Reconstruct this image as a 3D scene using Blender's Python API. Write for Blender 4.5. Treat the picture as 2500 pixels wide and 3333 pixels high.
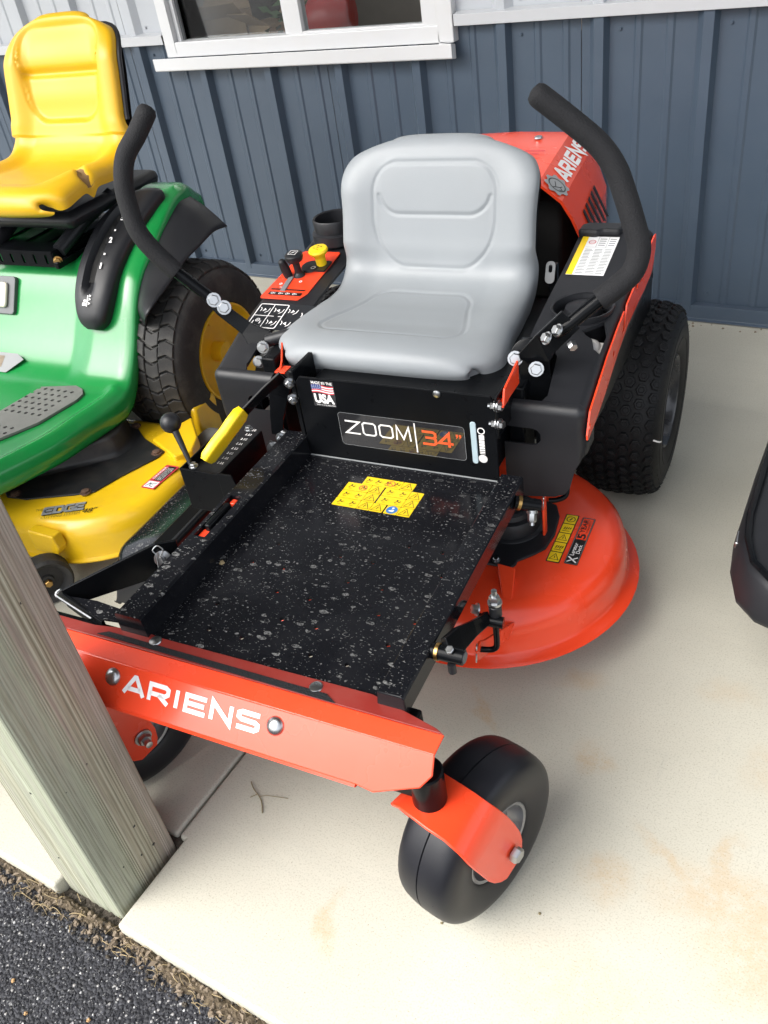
import bpy, bmesh, math, random
from mathutils import Vector, Matrix
random.seed(7)
R = math.radians
scene = bpy.context.scene
for o in list(bpy.data.objects): bpy.data.objects.remove(o)

# ------------------------------------------------------------------ camera
cd = bpy.data.cameras.new('camera'); cam = bpy.data.objects.new('camera', cd)
scene.collection.objects.link(cam); scene.camera = cam
right = Vector((0.85687521, 0.49763033, -0.13464372))
up = Vector((-0.20948853, 0.57475647, 0.79105597))
fwd = Vector((-0.4710408, 0.64962994, -0.59674242))
cam.matrix_world = Matrix(((right.x, up.x, -fwd.x, 2.74971), (right.y, up.y, -fwd.y, -2.72712), (right.z, up.z, -fwd.z, 1.32150), (0, 0, 0, 1)))
cd.sensor_fit = 'VERTICAL'; cd.sensor_height = 36; cd.lens = 30.155
cd.clip_start = 0.02; cd.clip_end = 400
scene.render.resolution_x = 768; scene.render.resolution_y = 1024
# ------------------------------------------------------------------ sky and sun (bright overcast)
SUN_EL, SUN_AZ = R(47), R(215)       # azimuth measured from +Y towards +X
world = bpy.data.worlds.new('World'); scene.world = world; world.use_nodes = True
wn = world.node_tree; wn.nodes.clear()
sky = wn.nodes.new('ShaderNodeTexSky'); sky.sky_type = 'NISHITA'; sky.sun_disc = False
sky.sun_elevation = SUN_EL; sky.sun_rotation = SUN_AZ; sky.dust_density = 3.0; sky.air_density = 1.0
hs = wn.nodes.new('ShaderNodeHueSaturation'); hs.inputs['Saturation'].default_value = 0.28
bg = wn.nodes.new('ShaderNodeBackground'); bg.inputs['Strength'].default_value = 0.15
wo = wn.nodes.new('ShaderNodeOutputWorld')
wn.links.new(sky.outputs[0], hs.inputs['Color']); wn.links.new(hs.outputs[0], bg.inputs[0]); wn.links.new(bg.outputs[0], wo.inputs[0])
sl = bpy.data.lights.new('sun', 'SUN'); sl.energy = 1.15; sl.angle = R(50); sl.color = (1, 0.965, 0.9)
so = bpy.data.objects.new('sun', sl); scene.collection.objects.link(so)
sd = Vector((math.sin(SUN_AZ) * math.cos(SUN_EL), math.cos(SUN_AZ) * math.cos(SUN_EL), math.sin(SUN_EL)))
so.rotation_euler = sd.to_track_quat('Z', 'Y').to_euler(); so.location = (2, -6, 6)
scene.view_settings.view_transform = 'Standard'; scene.view_settings.look = 'None'
scene.view_settings.gamma = 1; scene.view_settings.exposure = 1.5; scene.view_settings.use_curve_mapping = False
scene.render.engine = 'CYCLES'; scene.cycles.max_bounces = 6

# ------------------------------------------------------------------ materials
def nt(name):
    m = bpy.data.materials.new(name); m.use_nodes = True
    n = m.node_tree; return m, n, n.nodes['Principled BSDF']
def N(n, t, **k):
    x = n.nodes.new(t)
    for a, b in k.items():
        if hasattr(x, a): setattr(x, a, b)
        else: x.inputs[a.replace('_', ' ')].default_value = b
    return x
def coords(n, scale=(1, 1, 1), kind='Object'):
    t = N(n, 'ShaderNodeTexCoord'); m = N(n, 'ShaderNodeMapping'); m.inputs['Scale'].default_value = scale
    n.links.new(t.outputs[kind], m.inputs['Vector']); return m.outputs[0]
def ramp(n, src, stops):
    r = N(n, 'ShaderNodeValToRGB'); e = r.color_ramp.elements
    while len(e) < len(stops): e.new(0.5)
    for i, (p, c) in enumerate(stops):
        e[i].position = p; e[i].color = (c, c, c, 1) if isinstance(c, (int, float)) else (*c, 1)
    n.links.new(src, r.inputs[0]); return r.outputs[0]
def mix(n, fac, a, b, mode='MIX'):
    m = N(n, 'ShaderNodeMix', data_type='RGBA', blend_type=mode)
    for i, v in ((0, fac), (6, a), (7, b)):
        if isinstance(v, (int, float)): m.inputs[i].default_value = v
        elif isinstance(v, tuple): m.inputs[i].default_value = (*v, 1)
        else: n.links.new(v, m.inputs[i])
    return m.outputs[2]
def mth(n, op, a, b=0.0, c=0.0):
    m = N(n, 'ShaderNodeMath', operation=op)
    for i, v in enumerate((a, b, c)):
        if isinstance(v, (int, float)): m.inputs[i].default_value = v
        else: n.links.new(v, m.inputs[i])
    return m.outputs[0]
def noise(n, vec, scale, detail=3, rough=0.5, dist=0.0):
    x = N(n, 'ShaderNodeTexNoise'); x.inputs['Scale'].default_value = scale; x.inputs['Detail'].default_value = detail
    x.inputs['Roughness'].default_value = rough; x.inputs['Distortion'].default_value = dist
    n.links.new(vec, x.inputs['Vector']); return x.outputs[0]
def bump(n, p, h, strength=0.3, dist=0.002):
    b = N(n, 'ShaderNodeBump'); b.inputs['Strength'].default_value = strength; b.inputs['Distance'].default_value = dist
    n.links.new(h, b.inputs['Height']); n.links.new(b.outputs[0], p.inputs['Normal'])
def pm(name, col, rough=0.5, metal=0.0, coat=0.0, spec=0.5, vary=0.12, vs=25, bs=0, bd=0.0006, bst=0.3, dust=0.0, dcol=(.35, .34, .31)):
    m, n, p = nt(name); v = coords(n)
    p.inputs['Metallic'].default_value = metal; p.inputs['Specular IOR Level'].default_value = spec
    p.inputs['Coat Weight'].default_value = coat; p.inputs['Coat Roughness'].default_value = 0.12
    nz = noise(n, v, vs, 4)
    c = mix(n, nz, tuple(x * (1 - vary) for x in col), tuple(min(1, x * (1 + vary)) for x in col))
    if dust:
        d = ramp(n, noise(n, v, 14, 6, .65), ((0.45, 0.0), (0.8, dust)))
        c = mix(n, d, c, dcol)
    n.links.new(c, p.inputs['Base Color'])
    n.links.new(mth(n, 'MULTIPLY_ADD', nz, 0.16, rough - 0.08), p.inputs['Roughness'])
    if bs: bump(n, p, noise(n, v, bs, 3), bst, bd)
    return m
M = {}
M['lip'] = pm('dull_dark_red_lip', (.23, .022, .016), .38, vary=.12, vs=14, dust=.25, dcol=(.25, .11, .09))  # darker and duller red than the bumper paint
M['emblem'] = pm('grey_emblem', (.30, .31, .315), .45)
M['red'] = pm('orange_red_paint', (.80, .058, .017), .26, coat=.20, spec=.4, vary=.05, vs=9, bs=260, bd=.00012, bst=.25, dust=.025, dcol=(.55, .30, .22))
M['black'] = pm('gloss_black_paint', (.0045, .005, .006), .20, spec=.12, vary=.2)
M['satin'] = pm('satin_black_steel', (.004, .0045, .0055), .30, spec=.10, vary=.2, vs=40)
M['plastic'] = pm('textured_black_plastic', (.0125, .0132, .0158), .43, spec=.36, vary=.15, bs=900, bd=.0004, bst=.35)
M['foam'] = pm('black_foam_grip', (.0120, .0122, .0140), .75, spec=.3, vary=.35, vs=220, bs=420, bd=.0022, bst=.7)
M['rubber'] = pm('tyre_rubber', (.0072, .0076, .0085), .55, spec=.20, vary=.25, vs=40, bs=300, bd=.0006)
M['tyre2'] = pm('smooth_caster_rubber', (.0105, .011, .0145), .40, spec=.30, vary=.35, vs=14)
M['oldtyre'] = pm('dusty_tyre_rubber', (.020, .0195, .019), .7, vary=.3, vs=60, bs=160, bd=.002, dust=.45, dcol=(.13, .122, .105))
M['zinc'] = pm('zinc_plated_steel', (.43, .44, .45), .30, metal=1, vary=.1, vs=60)
M['brim'] = pm('black_wheel_steel', (.030, .031, .034), .28, coat=.3, vary=.15, vs=30)
M['rim'] = pm('grey_wheel_steel', (.27, .275, .29), .32, metal=.7, vary=.15, vs=30)
M['seat'] = pm('grey_vinyl', (.232, .250, .264), .46, vary=.05, vs=8, bs=520, bd=.0010, bst=.30, dust=.10, dcol=(.24, .24, .23))
M['yseat'] = pm('yellow_vinyl', (.66, .385, .008), .40, vary=.06, vs=7, bs=500, bd=.0006, bst=.25, dust=.14, dcol=(.42, .25, .04))
M['tear'] = pm('torn_seat_foam', (.20, .115, .045), .9, vary=.4, vs=90, bs=150, bd=.003)
M['green'] = pm('glossy_green_plastic', (.008, .215, .046), .24, coat=.30, vary=.08, vs=6, dust=.06, dcol=(.22, .30, .22))
M['yellow'] = pm('yellow_deck_paint', (.80, .50, .010), .30, coat=.3, vary=.06, vs=8, dust=.30, dcol=(.50, .30, .05))
M['yrim'] = pm('yellow_wheel_paint', (.76, .47, .012), .42, vary=.12, vs=12, dust=.3, dcol=(.35, .21, .05))
M['ygrip'] = pm('yellow_rubber_grip', (.82, .56, .010), .38, vary=.04, vs=12)
M['decky'] = pm('dirty_black_cover', (.014, .0145, .016), .45, vary=.3, vs=30, dust=.5, dcol=(.085, .07, .052))
M['rust'] = pm('rusty_steel', (.10, .055, .035), .85, vary=.5, vs=60, bs=120, bd=.002)
M['greyrub'] = pm('grey_rubber_pad', (.16, .16, .15), .7, vary=.2, vs=40, bs=200, bd=.001)
M['cream'] = pm('cream_plastic', (.62, .59, .48), .4, vary=.06)
M['greypl'] = pm('grey_plastic', (.10, .105, .11), .5)
M['white'] = pm('white_print', (.80, .80, .80), .4, vary=.03)
M['wtext'] = pm('white_lettering', (.83, .81, .80), .45, vary=.02)
M['orangep'] = pm('orange_print', (.80, .10, .03), .4, vary=.03)
M['ystick'] = pm('yellow_sticker', (.85, .58, .012), .35, vary=.03)
M['blackp'] = pm('black_print', (.008, .008, .008), .4)
M['dkstick'] = pm('dark_sticker', (.016, .017, .020), .12, coat=.4)
M['blue'] = pm('blue_print', (.03, .17, .50), .4)
M['navy'] = pm('navy_print', (.02, .05, .20), .4)
M['flagred'] = pm('flag_red_print', (.55, .04, .06), .4)
M['silver'] = pm('silver_print', (.42, .43, .44), .3, metal=.4)
M['gprint'] = pm('grey_print', (.20, .21, .215), .4)
M['olive'] = pm('olive_print', (.20, .16, .03), .5)
M['gauge'] = pm('pale_gauge_tube', (.40, .50, .54), .3)
M['tank'] = pm('milky_tank', (.62, .60, .58), .4)
M['wtrim'] = pm('white_vinyl_trim', (.60, .605, .61), .38, vary=.03, vs=5, dust=.10, dcol=(.55, .5, .38))
M['upper'] = pm('white_siding', (.43, .45, .475), .35, vary=.04, vs=4)
M['trim2'] = pm('pale_trim', (.50, .51, .525), .35, vary=.03)
M['blued'] = pm('blue_grey_siding', (.054, .077, .109), .42, vary=.10, vs=5, bs=220, bd=.0003, dust=.12, dcol=(.10, .12, .14))
M['soffit'] = pm('brown_timber_soffit', (.13, .105, .08), .7)
M['wallin'] = pm('interior_wall', (.34, .30, .26), .8)
M['card'] = pm('cardboard', (.40, .28, .17), .8, vary=.15)
M['dark'] = pm('dark_void', (.004, .004, .004), .9)
M['bronze'] = pm('bronze_washer', (.45, .28, .10), .35, metal=1)
M['reflr'] = pm('reflected_machine_paint', (.42, .022, .02), .4)  # red of the stand-in for the machine mirrored in the pane
M['leafg'] = pm('green_leaf', (.05, .10, .03), .7)
def glass():
    m, n, p = nt('window_glass'); o = n.nodes['Material Output']
    t = N(n, 'ShaderNodeBsdfTransparent'); t.inputs[0].default_value = (.86, .88, .88, 1)
    g = N(n, 'ShaderNodeBsdfGlossy'); g.inputs['Roughness'].default_value = 0.01
    f = N(n, 'ShaderNodeFresnel'); f.inputs[0].default_value = 1.5
    x = N(n, 'ShaderNodeMixShader'); n.links.new(f.outputs[0], x.inputs[0]); n.links.new(t.outputs[0], x.inputs[1]); n.links.new(g.outputs[0], x.inputs[2])
    n.links.new(x.outputs[0], o.inputs[0]); n.nodes.remove(p); return m
M['glass'] = glass()
def clearfilm():
    m, n, p = nt('clear_sticker_film'); p.inputs['Base Color'].default_value = (.02, .02, .022, 1); p.inputs['Roughness'].default_value = .04
    p.inputs['Coat Weight'].default_value = .6; p.inputs['Coat Roughness'].default_value = .02; return m
M['film'] = clearfilm()
def floor_mat():
    # gloss black floor pan dusted with pale drying flecks
    m, n, p = nt('speckled_black_steel'); v = coords(n)
    vo = N(n, 'ShaderNodeTexVoronoi'); vo.inputs['Scale'].default_value = 135
    mp = N(n, 'ShaderNodeMapping'); mp.inputs['Scale'].default_value = (1, 1.9, 1); n.links.new(v, mp.inputs[0])
    wv = N(n, 'ShaderNodeVectorMath', operation='MULTIPLY_ADD'); nn = N(n, 'ShaderNodeTexNoise'); nn.inputs['Scale'].default_value = 95
    n.links.new(v, nn.inputs['Vector']); n.links.new(nn.outputs['Color'], wv.inputs[0]); wv.inputs[1].default_value = (.012, .012, .012); n.links.new(mp.outputs[0], wv.inputs[2])
    n.links.new(wv.outputs[0], vo.inputs['Vector'])
    sep = N(n, 'ShaderNodeSeparateColor'); n.links.new(vo.outputs['Color'], sep.inputs[0])
    thr = mth(n, 'MULTIPLY', mth(n, 'POWER', sep.outputs[0], 2.4), 0.33)
    sp = mth(n, 'LESS_THAN', vo.outputs['Distance'], thr)
    sp = mth(n, 'MULTIPLY', sp, mth(n, 'GREATER_THAN', sep.outputs[1], .25))
    v2 = N(n, 'ShaderNodeTexVoronoi'); v2.inputs['Scale'].default_value = 240; n.links.new(wv.outputs[0], v2.inputs['Vector'])
    s2 = N(n, 'ShaderNodeSeparateColor'); n.links.new(v2.outputs['Color'], s2.inputs[0])
    sp2 = mth(n, 'MULTIPLY', mth(n, 'LESS_THAN', v2.outputs['Distance'], mth(n, 'MULTIPLY', s2.outputs[0], .34)), mth(n, 'GREATER_THAN', s2.outputs[2], .55))
    v3 = N(n, 'ShaderNodeTexVoronoi'); v3.inputs['Scale'].default_value = 46; n.links.new(wv.outputs[0], v3.inputs['Vector'])
    s3 = N(n, 'ShaderNodeSeparateColor'); n.links.new(v3.outputs['Color'], s3.inputs[0])
    b3 = mth(n, 'MULTIPLY', mth(n, 'LESS_THAN', v3.outputs['Distance'], mth(n, 'MULTIPLY', s3.outputs[1], .42)), mth(n, 'GREATER_THAN', s3.outputs[0], .62))
    b3 = mth(n, 'MULTIPLY', b3, ramp(n, noise(n, v, 150, 4, .7), ((.40, 0), (.60, .85))))
    rg_ = mth(n, 'SUBTRACT', v3.outputs['Distance'], mth(n, 'MULTIPLY_ADD', s3.outputs[2], .22, .12)); rg_ = mth(n, 'LESS_THAN', mth(n, 'ABSOLUTE', rg_), .028)
    rg_ = mth(n, 'MULTIPLY', rg_, mth(n, 'GREATER_THAN', s3.outputs[1], .80)); b3 = mth(n, 'MAXIMUM', b3, mth(n, 'MULTIPLY', rg_, ramp(n, noise(n, v, 60, 3), ((.42, 0), (.55, .9)))))
    tc_ = N(n, 'ShaderNodeTexCoord'); sy_ = N(n, 'ShaderNodeSeparateXYZ'); n.links.new(tc_.outputs['Object'], sy_.inputs[0])
    mr_ = N(n, 'ShaderNodeMapRange'); n.links.new(sy_.outputs[1], mr_.inputs[0]); mr_.inputs[1].default_value = -.15; mr_.inputs[2].default_value = -.58; mr_.inputs[3].default_value = .0; mr_.inputs[4].default_value = 1.0
    fr_ = mr_.outputs[0]; b3 = mth(n, 'MULTIPLY', b3, mth(n, 'MULTIPLY_ADD', fr_, 1.1, .35)); sp = mth(n, 'MULTIPLY', sp, mth(n, 'MULTIPLY_ADD', fr_, -.25, .95))
    k = ramp(n, noise(n, v, 500, 2), ((.3, .35), (.7, 1)))
    f = mth(n, 'MULTIPLY', mth(n, 'MAXIMUM', mth(n, 'MAXIMUM', sp, mth(n, 'MULTIPLY', sp2, .6)), b3), k)
    f = mth(n, 'MULTIPLY', f, .64)
    gn = N(n, 'ShaderNodeNewGeometry'); gz = N(n, 'ShaderNodeSeparateXYZ'); n.links.new(gn.outputs['True Normal'], gz.inputs[0]); f = mth(n, 'MULTIPLY', f, mth(n, 'GREATER_THAN', gz.outputs[2], .6))
    film = ramp(n, noise(n, v, 9, 5, .6), ((.45, 0), (.8, .05)))
    c = mix(n, film, (.0065, .007, .009), (.16, .16, .17)); c = mix(n, f, c, (.33, .33, .32))
    n.links.new(c, p.inputs['Base Color'])
    n.links.new(mth(n, 'MULTIPLY_ADD', f, .6, .14), p.inputs['Roughness']); p.inputs['Specular IOR Level'].default_value = .22
    bump(n, p, f, .4, .0006); return m
M['floor'] = floor_mat()
def concrete():
    m, n, p = nt('broom_finished_concrete'); v = coords(n)
    big = noise(n, v, 1.3, 5, .6); mid = noise(n, v, 9, 5, .65); fine = noise(n, v, 330, 2, .6)
    c = mix(n, ramp(n, big, ((.3, 0), (.7, 1))), (.478, .462, .390), (.545, .528, .448))
    c = mix(n, ramp(n, mid, ((.35, .25), (.75, 0))), c, (.42, .40, .33))
    c = mix(n, ramp(n, fine, ((.36, .40), (.47, 0))), c, (.28, .262, .205))
    pit = N(n, 'ShaderNodeTexVoronoi'); pit.inputs['Scale'].default_value = 150; n.links.new(v, pit.inputs['Vector'])
    ps = N(n, 'ShaderNodeSeparateColor'); n.links.new(pit.outputs['Color'], ps.inputs[0])
    pf = mth(n, 'MULTIPLY', mth(n, 'LESS_THAN', pit.outputs['Distance'], .13), mth(n, 'GREATER_THAN', ps.outputs[0], .86))
    c = mix(n, mth(n, 'MULTIPLY', pf, .55), c, (.17, .145, .10))
    stk = noise(n, coords(n, (2.2, 70, 1)), 1.0, 5, .6); c = mix(n, ramp(n, stk, ((.52, 0), (.75, .22))), c, (.40, .39, .345))
    scf = noise(n, coords(n, (30, 4, 1)), 1.3, 6, .7, 1.5); c = mix(n, ramp(n, scf, ((.60, 0), (.74, .20))), c, (.33, .325, .30))
    # rust stains left by machines: shaped blotches in world metres
    w = N(n, 'ShaderNodeTexNoise'); w.inputs['Scale'].default_value = 11; w.inputs['Detail'].default_value = 5; n.links.new(v, w.inputs['Vector'])
    wv = N(n, 'ShaderNodeVectorMath', operation='MULTIPLY_ADD'); n.links.new(w.outputs['Color'], wv.inputs[0]); wv.inputs[1].default_value = (.10, .10, 0); n.links.new(v, wv.inputs[2])
    tot = None
    for (x, y, rx, ry, ang, st) in ((2.44, -1.79, .028, .032, 0, .40), (2.53, -2.00, .05, .034, 20, .42), (2.64, -1.945, .10, .012, -32, .42), (2.71, -1.95, .11, .055, 10, .42), (2.695, -1.885, .014, .05, -8, .42),
                                  (2.81, -2.01, .13, .085, 20, .46), (2.17, -2.265, .014, .045, 20, .50), (2.21, -1.765, .06, .012, -45, .45), (2.05, -1.93, .03, .012, 10, .2), (2.36, -1.62, .045, .02, 30, .35), (2.28, -1.55, .02, .025, 0, .35),
                                  (2.62, -1.55, .05, .03, 0, .2), (2.72, -1.70, .04, .05, 0, .22), (2.55, -2.2, .12, .08, 0, .22)):
        mp = N(n, 'ShaderNodeMapping', vector_type='TEXTURE'); mp.inputs['Location'].default_value = (x + .05, y + .05, 0); mp.inputs['Rotation'].default_value = (0, 0, R(ang)); mp.inputs['Scale'].default_value = (rx, ry, 1)
        n.links.new(wv.outputs[0], mp.inputs[0])
        sx = N(n, 'ShaderNodeSeparateXYZ'); n.links.new(mp.outputs[0], sx.inputs[0])
        r2 = mth(n, 'SQRT', mth(n, 'ADD', mth(n, 'MULTIPLY', sx.outputs[0], sx.outputs[0]), mth(n, 'MULTIPLY', sx.outputs[1], sx.outputs[1])))
        mr = N(n, 'ShaderNodeMapRange', interpolation_type='SMOOTHSTEP'); n.links.new(r2, mr.inputs[0])
        mr.inputs[1].default_value = .35; mr.inputs[2].default_value = 1.5; mr.inputs[3].default_value = st; mr.inputs[4].default_value = 0
        tot = mr.outputs[0] if tot is None else mth(n, 'MAXIMUM', tot, mr.outputs[0])
    tot = mth(n, 'MULTIPLY', tot, ramp(n, noise(n, v, 34, 7, .8), ((.36, .12), (.56, .85))))
    c = mix(n, tot, c, (.46, .285, .115))
    n.links.new(c, p.inputs['Base Color']); p.inputs['Roughness'].default_value = .82; p.inputs['Specular IOR Level'].default_value = .3
    br = noise(n, coords(n, (3, 160, 1)), 1.0, 4, .6)
    h = mth(n, 'ADD', mth(n, 'MULTIPLY', fine, .8), mth(n, 'MULTIPLY', br, .5)); h = mth(n, 'SUBTRACT', h, mth(n, 'MULTIPLY', pf, .8))
    bump(n, p, h, .30, .0009); return m
M['concrete'] = concrete()
def asphalt():
    m, n, p = nt('asphalt'); v = coords(n)
    vo = N(n, 'ShaderNodeTexVoronoi'); vo.inputs['Scale'].default_value = 170; n.links.new(v, vo.inputs['Vector'])
    s = N(n, 'ShaderNodeSeparateColor'); n.links.new(vo.outputs['Color'], s.inputs[0])
    c = ramp(n, s.outputs[0], ((0, (.009, .0095, .013)), (.75, (.018, .019, .025)), (1, (.04, .041, .05))))
    fl = mth(n, 'MULTIPLY', mth(n, 'GREATER_THAN', s.outputs[1], .94), mth(n, 'LESS_THAN', vo.outputs['Distance'], .40))
    c = mix(n, mth(n, 'MULTIPLY', fl, .8), c, (.40, .39, .38))
    v2 = N(n, 'ShaderNodeTexVoronoi'); v2.inputs['Scale'].default_value = 420; n.links.new(v, v2.inputs['Vector'])
    s2 = N(n, 'ShaderNodeSeparateColor'); n.links.new(v2.outputs['Color'], s2.inputs[0])
    c = mix(n, mth(n, 'MULTIPLY', mth(n, 'GREATER_THAN', s2.outputs[1], .94), .5), c, (.32, .32, .32))
    n.links.new(c, p.inputs['Base Color']); p.inputs['Roughness'].default_value = .7
    h = mth(n, 'SUBTRACT', 1.0, vo.outputs['Distance']); h = mth(n, 'ADD', h, mth(n, 'MULTIPLY', noise(n, v, 60, 4), 1.2))
    bump(n, p, h, .9, .004); return m
M['asphalt'] = asphalt()
def wood():
    m, n, p = nt('weathered_treated_pine'); v = coords(n, (1, 1, .010))
    t = N(n, 'ShaderNodeTexCoord'); sx = N(n, 'ShaderNodeSeparateXYZ'); n.links.new(t.outputs['Object'], sx.inputs[0])
    w = noise(n, v, 190, 3, .5, .25); b = noise(n, v, 30, 3, .5, .4); f = noise(n, coords(n, (1, 1, .03)), 420, 3)
    q_ = mth(n, 'ADD', sx.outputs[0], sx.outputs[1]); ph = mth(n, 'MULTIPLY_ADD', noise(n, v, 26, 2, .5), 34, mth(n, 'MULTIPLY', q_, 1050))
    gl = mth(n, 'MULTIPLY_ADD', mth(n, 'SINE', ph), .5, .5); gl = mth(n, 'MULTIPLY', mth(n, 'POWER', gl, 1.6), ramp(n, noise(n, v, 45, 2), ((.38, .15), (.60, .95))))
    c = mix(n, ramp(n, w, ((.36, 0), (.60, 1))), (.30, .275, .200), (.46, .445, .350))
    c = mix(n, mth(n, 'MULTIPLY', gl, .78), c, (.115, .094, .055))
    c = mix(n, ramp(n, b, ((.47, 0), (.56, .5))), c, (.285, .225, .215))
    c = mix(n, ramp(n, noise(n, v, 9, 3, .5), ((.46, 0), (.58, .50))), c, (.34, .40, .30))
    c = mix(n, ramp(n, f, ((.30, .4), (.5, 0))), c, (.09, .078, .055))
    n.links.new(c, p.inputs['Base Color']); p.inputs['Roughness'].default_value = .85; p.inputs['Specular IOR Level'].default_value = .2
    bump(n, p, mth(n, 'SUBTRACT', mth(n, 'MULTIPLY', f, .5), gl), .5, .0012); return m
M['wood'] = wood()
M['dirt'] = pm('dirt', (.10, .076, .048), .95, vary=.5, vs=120, bs=200, bd=.004, bst=.8)
M['dirtd'] = pm('dark_dirt', (.06, .05, .038), .95, vary=.6, vs=160, bs=220, bd=.004, bst=.8)
M['straw'] = pm('straw', (.30, .23, .125), .8, vary=.3, vs=50)
M['chip'] = pm('pale_chip', (.21, .165, .118), .8, vary=.4, vs=90)
M['stone'] = pm('pale_stone', (.42, .42, .42), .6, vary=.35, vs=200)
M['stoned'] = pm('dark_stone', (.014, .0148, .020), .6, vary=.45, vs=200)
M['stoneo'] = pm('tan_stone', (.45, .27, .12), .6, vary=.2, vs=200)
M['twig'] = pm('dry_twig', (.20, .165, .09), .9, vary=.3, vs=90)

# ------------------------------------------------------------------ mesh helpers
C = scene.collection
def sstep(a, b, x): t = max(0, min(1, (x - a) / (b - a))); return t * t * (3 - 2 * t)
class Ctx: pass
ctx = Ctx(); ctx.ox = ctx.oy = 0.0; ctx.flip = False
def cv(p):
    return Vector((p[0] - ctx.ox, -(p[1] - ctx.oy) if ctx.flip else p[1] - ctx.oy, p[2]))
class Fr:
    """a flat frame: 2-D (x, y) plus height h along the normal"""
    def __init__(s, o, ex, ey, n=None):
        s.o = Vector(o); s.ex = Vector(ex).normalized(); s.ey = Vector(ey).normalized(); s.n = Vector(n).normalized() if n else s.ex.cross(s.ey)
    def p(s, x, y, h=0.0): return s.o + s.ex * x + s.ey * y + s.n * h
class MB:
    def __init__(s): s.v = []; s.f = []
    def add(s, vs, fs):
        k = len(s.v); s.v += [Vector(x) for x in vs]; s.f += [tuple(i + k for i in f) for f in fs]; return s
    def box(s, c, d, rot=None):
        vs = []
        for x in (-.5, .5):
            for y in (-.5, .5):
                for z in (-.5, .5):
                    q = Vector((x * d[0], y * d[1], z * d[2])); vs.append(Vector(c) + (rot @ q if rot else q))
        return s.add(vs, ((0, 1, 3, 2), (4, 6, 7, 5), (0, 4, 5, 1), (2, 3, 7, 6), (0, 2, 6, 4), (1, 5, 7, 3)))
    def bx(s, a0, a1, b0, b1, z0, z1): return s.box(((a0 + a1) / 2, (b0 + b1) / 2, (z0 + z1) / 2), (a1 - a0, b1 - b0, z1 - z0))
    def prism(s, poly, fr, h0, h1):
        n = len(poly); vs = [fr.p(x, y, h0) for x, y in poly] + [fr.p(x, y, h1) for x, y in poly]
        return s.add(vs, [tuple(range(n - 1, -1, -1)), tuple(range(n, 2 * n))] + [(i, (i + 1) % n, n + (i + 1) % n, n + i) for i in range(n)])
    def flat(s, poly, fr, h=0.0): return s.add([fr.p(x, y, h) for x, y in poly], [tuple(range(len(poly)))])
    def rect(s, fr, x0, y0, x1, y1, h=0.0): return s.flat(((x0, y0), (x1, y0), (x1, y1), (x0, y1)), fr, h)
    def loft(s, rings, cap0=True, cap1=True, closed=True):
        n = len(rings[0]); vs = [p for r in rings for p in r]; fs = []
        for i in range(len(rings) - 1):
            for j in range(n if closed else n - 1):
                a = i * n + j; b = i * n + (j + 1) % n; fs.append((a, b, b + n, a + n))
        if cap0: fs.append(tuple(range(n - 1, -1, -1)))
        if cap1: fs.append(tuple(range((len(rings) - 1) * n, len(rings) * n)))
        return s.add(vs, fs)
    def tube(s, path, r, n=12, cap=True, closed=False):
        P = [Vector(p) for p in path]; m = len(P); rr = r if isinstance(r, (list, tuple)) else [r] * m
        rings = []; ref = None
        for i in range(m):
            if closed: t = (P[(i + 1) % m] - P[i - 1])
            else: t = (P[min(i + 1, m - 1)] - P[max(i - 1, 0)])
            t.normalize()
            if ref is None: ref = Vector((0, 0, 1)) if abs(t.z) < .9 else Vector((1, 0, 0))
            x = ref - t * ref.dot(t); x.normalize(); y = t.cross(x); ref = x
            rings.append([P[i] + (x * math.cos(2 * math.pi * k / n) + y * math.sin(2 * math.pi * k / n)) * rr[i] for k in range(n)])
        if closed: rings.append(rings[0]); cap = False
        return s.loft(rings, cap, cap)
    def lathe(s, o, ax, prof, n=32, cap0=False, cap1=False):
        o = Vector(o); ax = Vector(ax).normalized(); x = ax.orthogonal().normalized(); y = ax.cross(x)
        return s.loft([[o + ax * h + (x * math.cos(2 * math.pi * k / n) + y * math.sin(2 * math.pi * k / n)) * r for k in range(n)] for r, h in prof], cap0, cap1)
    def cyl(s, p0, p1, r, n=14): return s.tube([p0, p1], r, n)
    def sphere(s, c, r, n=14, m=9, sz=1.0):
        return s.lathe(Vector(c), (0, 0, 1), [(max(1e-5, r * math.sin(math.pi * i / m)), -r * sz * math.cos(math.pi * i / m)) for i in range(m + 1)], n)
    def bolt(s, p, ax, r=.007, h=.006, flange=True, stud=0.0):
        p = Vector(p); ax = Vector(ax).normalized()
        if flange: s.lathe(p, ax, [(1e-5, 0), (r * 1.35, 0), (r * 1.3, h * .25), (1e-5, h * .26)], 14)
        s.lathe(p, ax, [(r, h * .2), (r, h * .85), (r * .85, h), (1e-5, h)], 6)
        if stud: s.lathe(p, ax, [(r * .55, h), (r * .55, h + stud), (1e-5, h + stud * 1.1)], 8)
        return s
    def grid(s, fn, nu, nv):
        vs = [fn(i / nu, j / nv) for j in range(nv + 1) for i in range(nu + 1)]
        return s.add(vs, [(j * (nu + 1) + i, j * (nu + 1) + i + 1, (j + 1) * (nu + 1) + i + 1, (j + 1) * (nu + 1) + i) for j in range(nv) for i in range(nu)])
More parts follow.
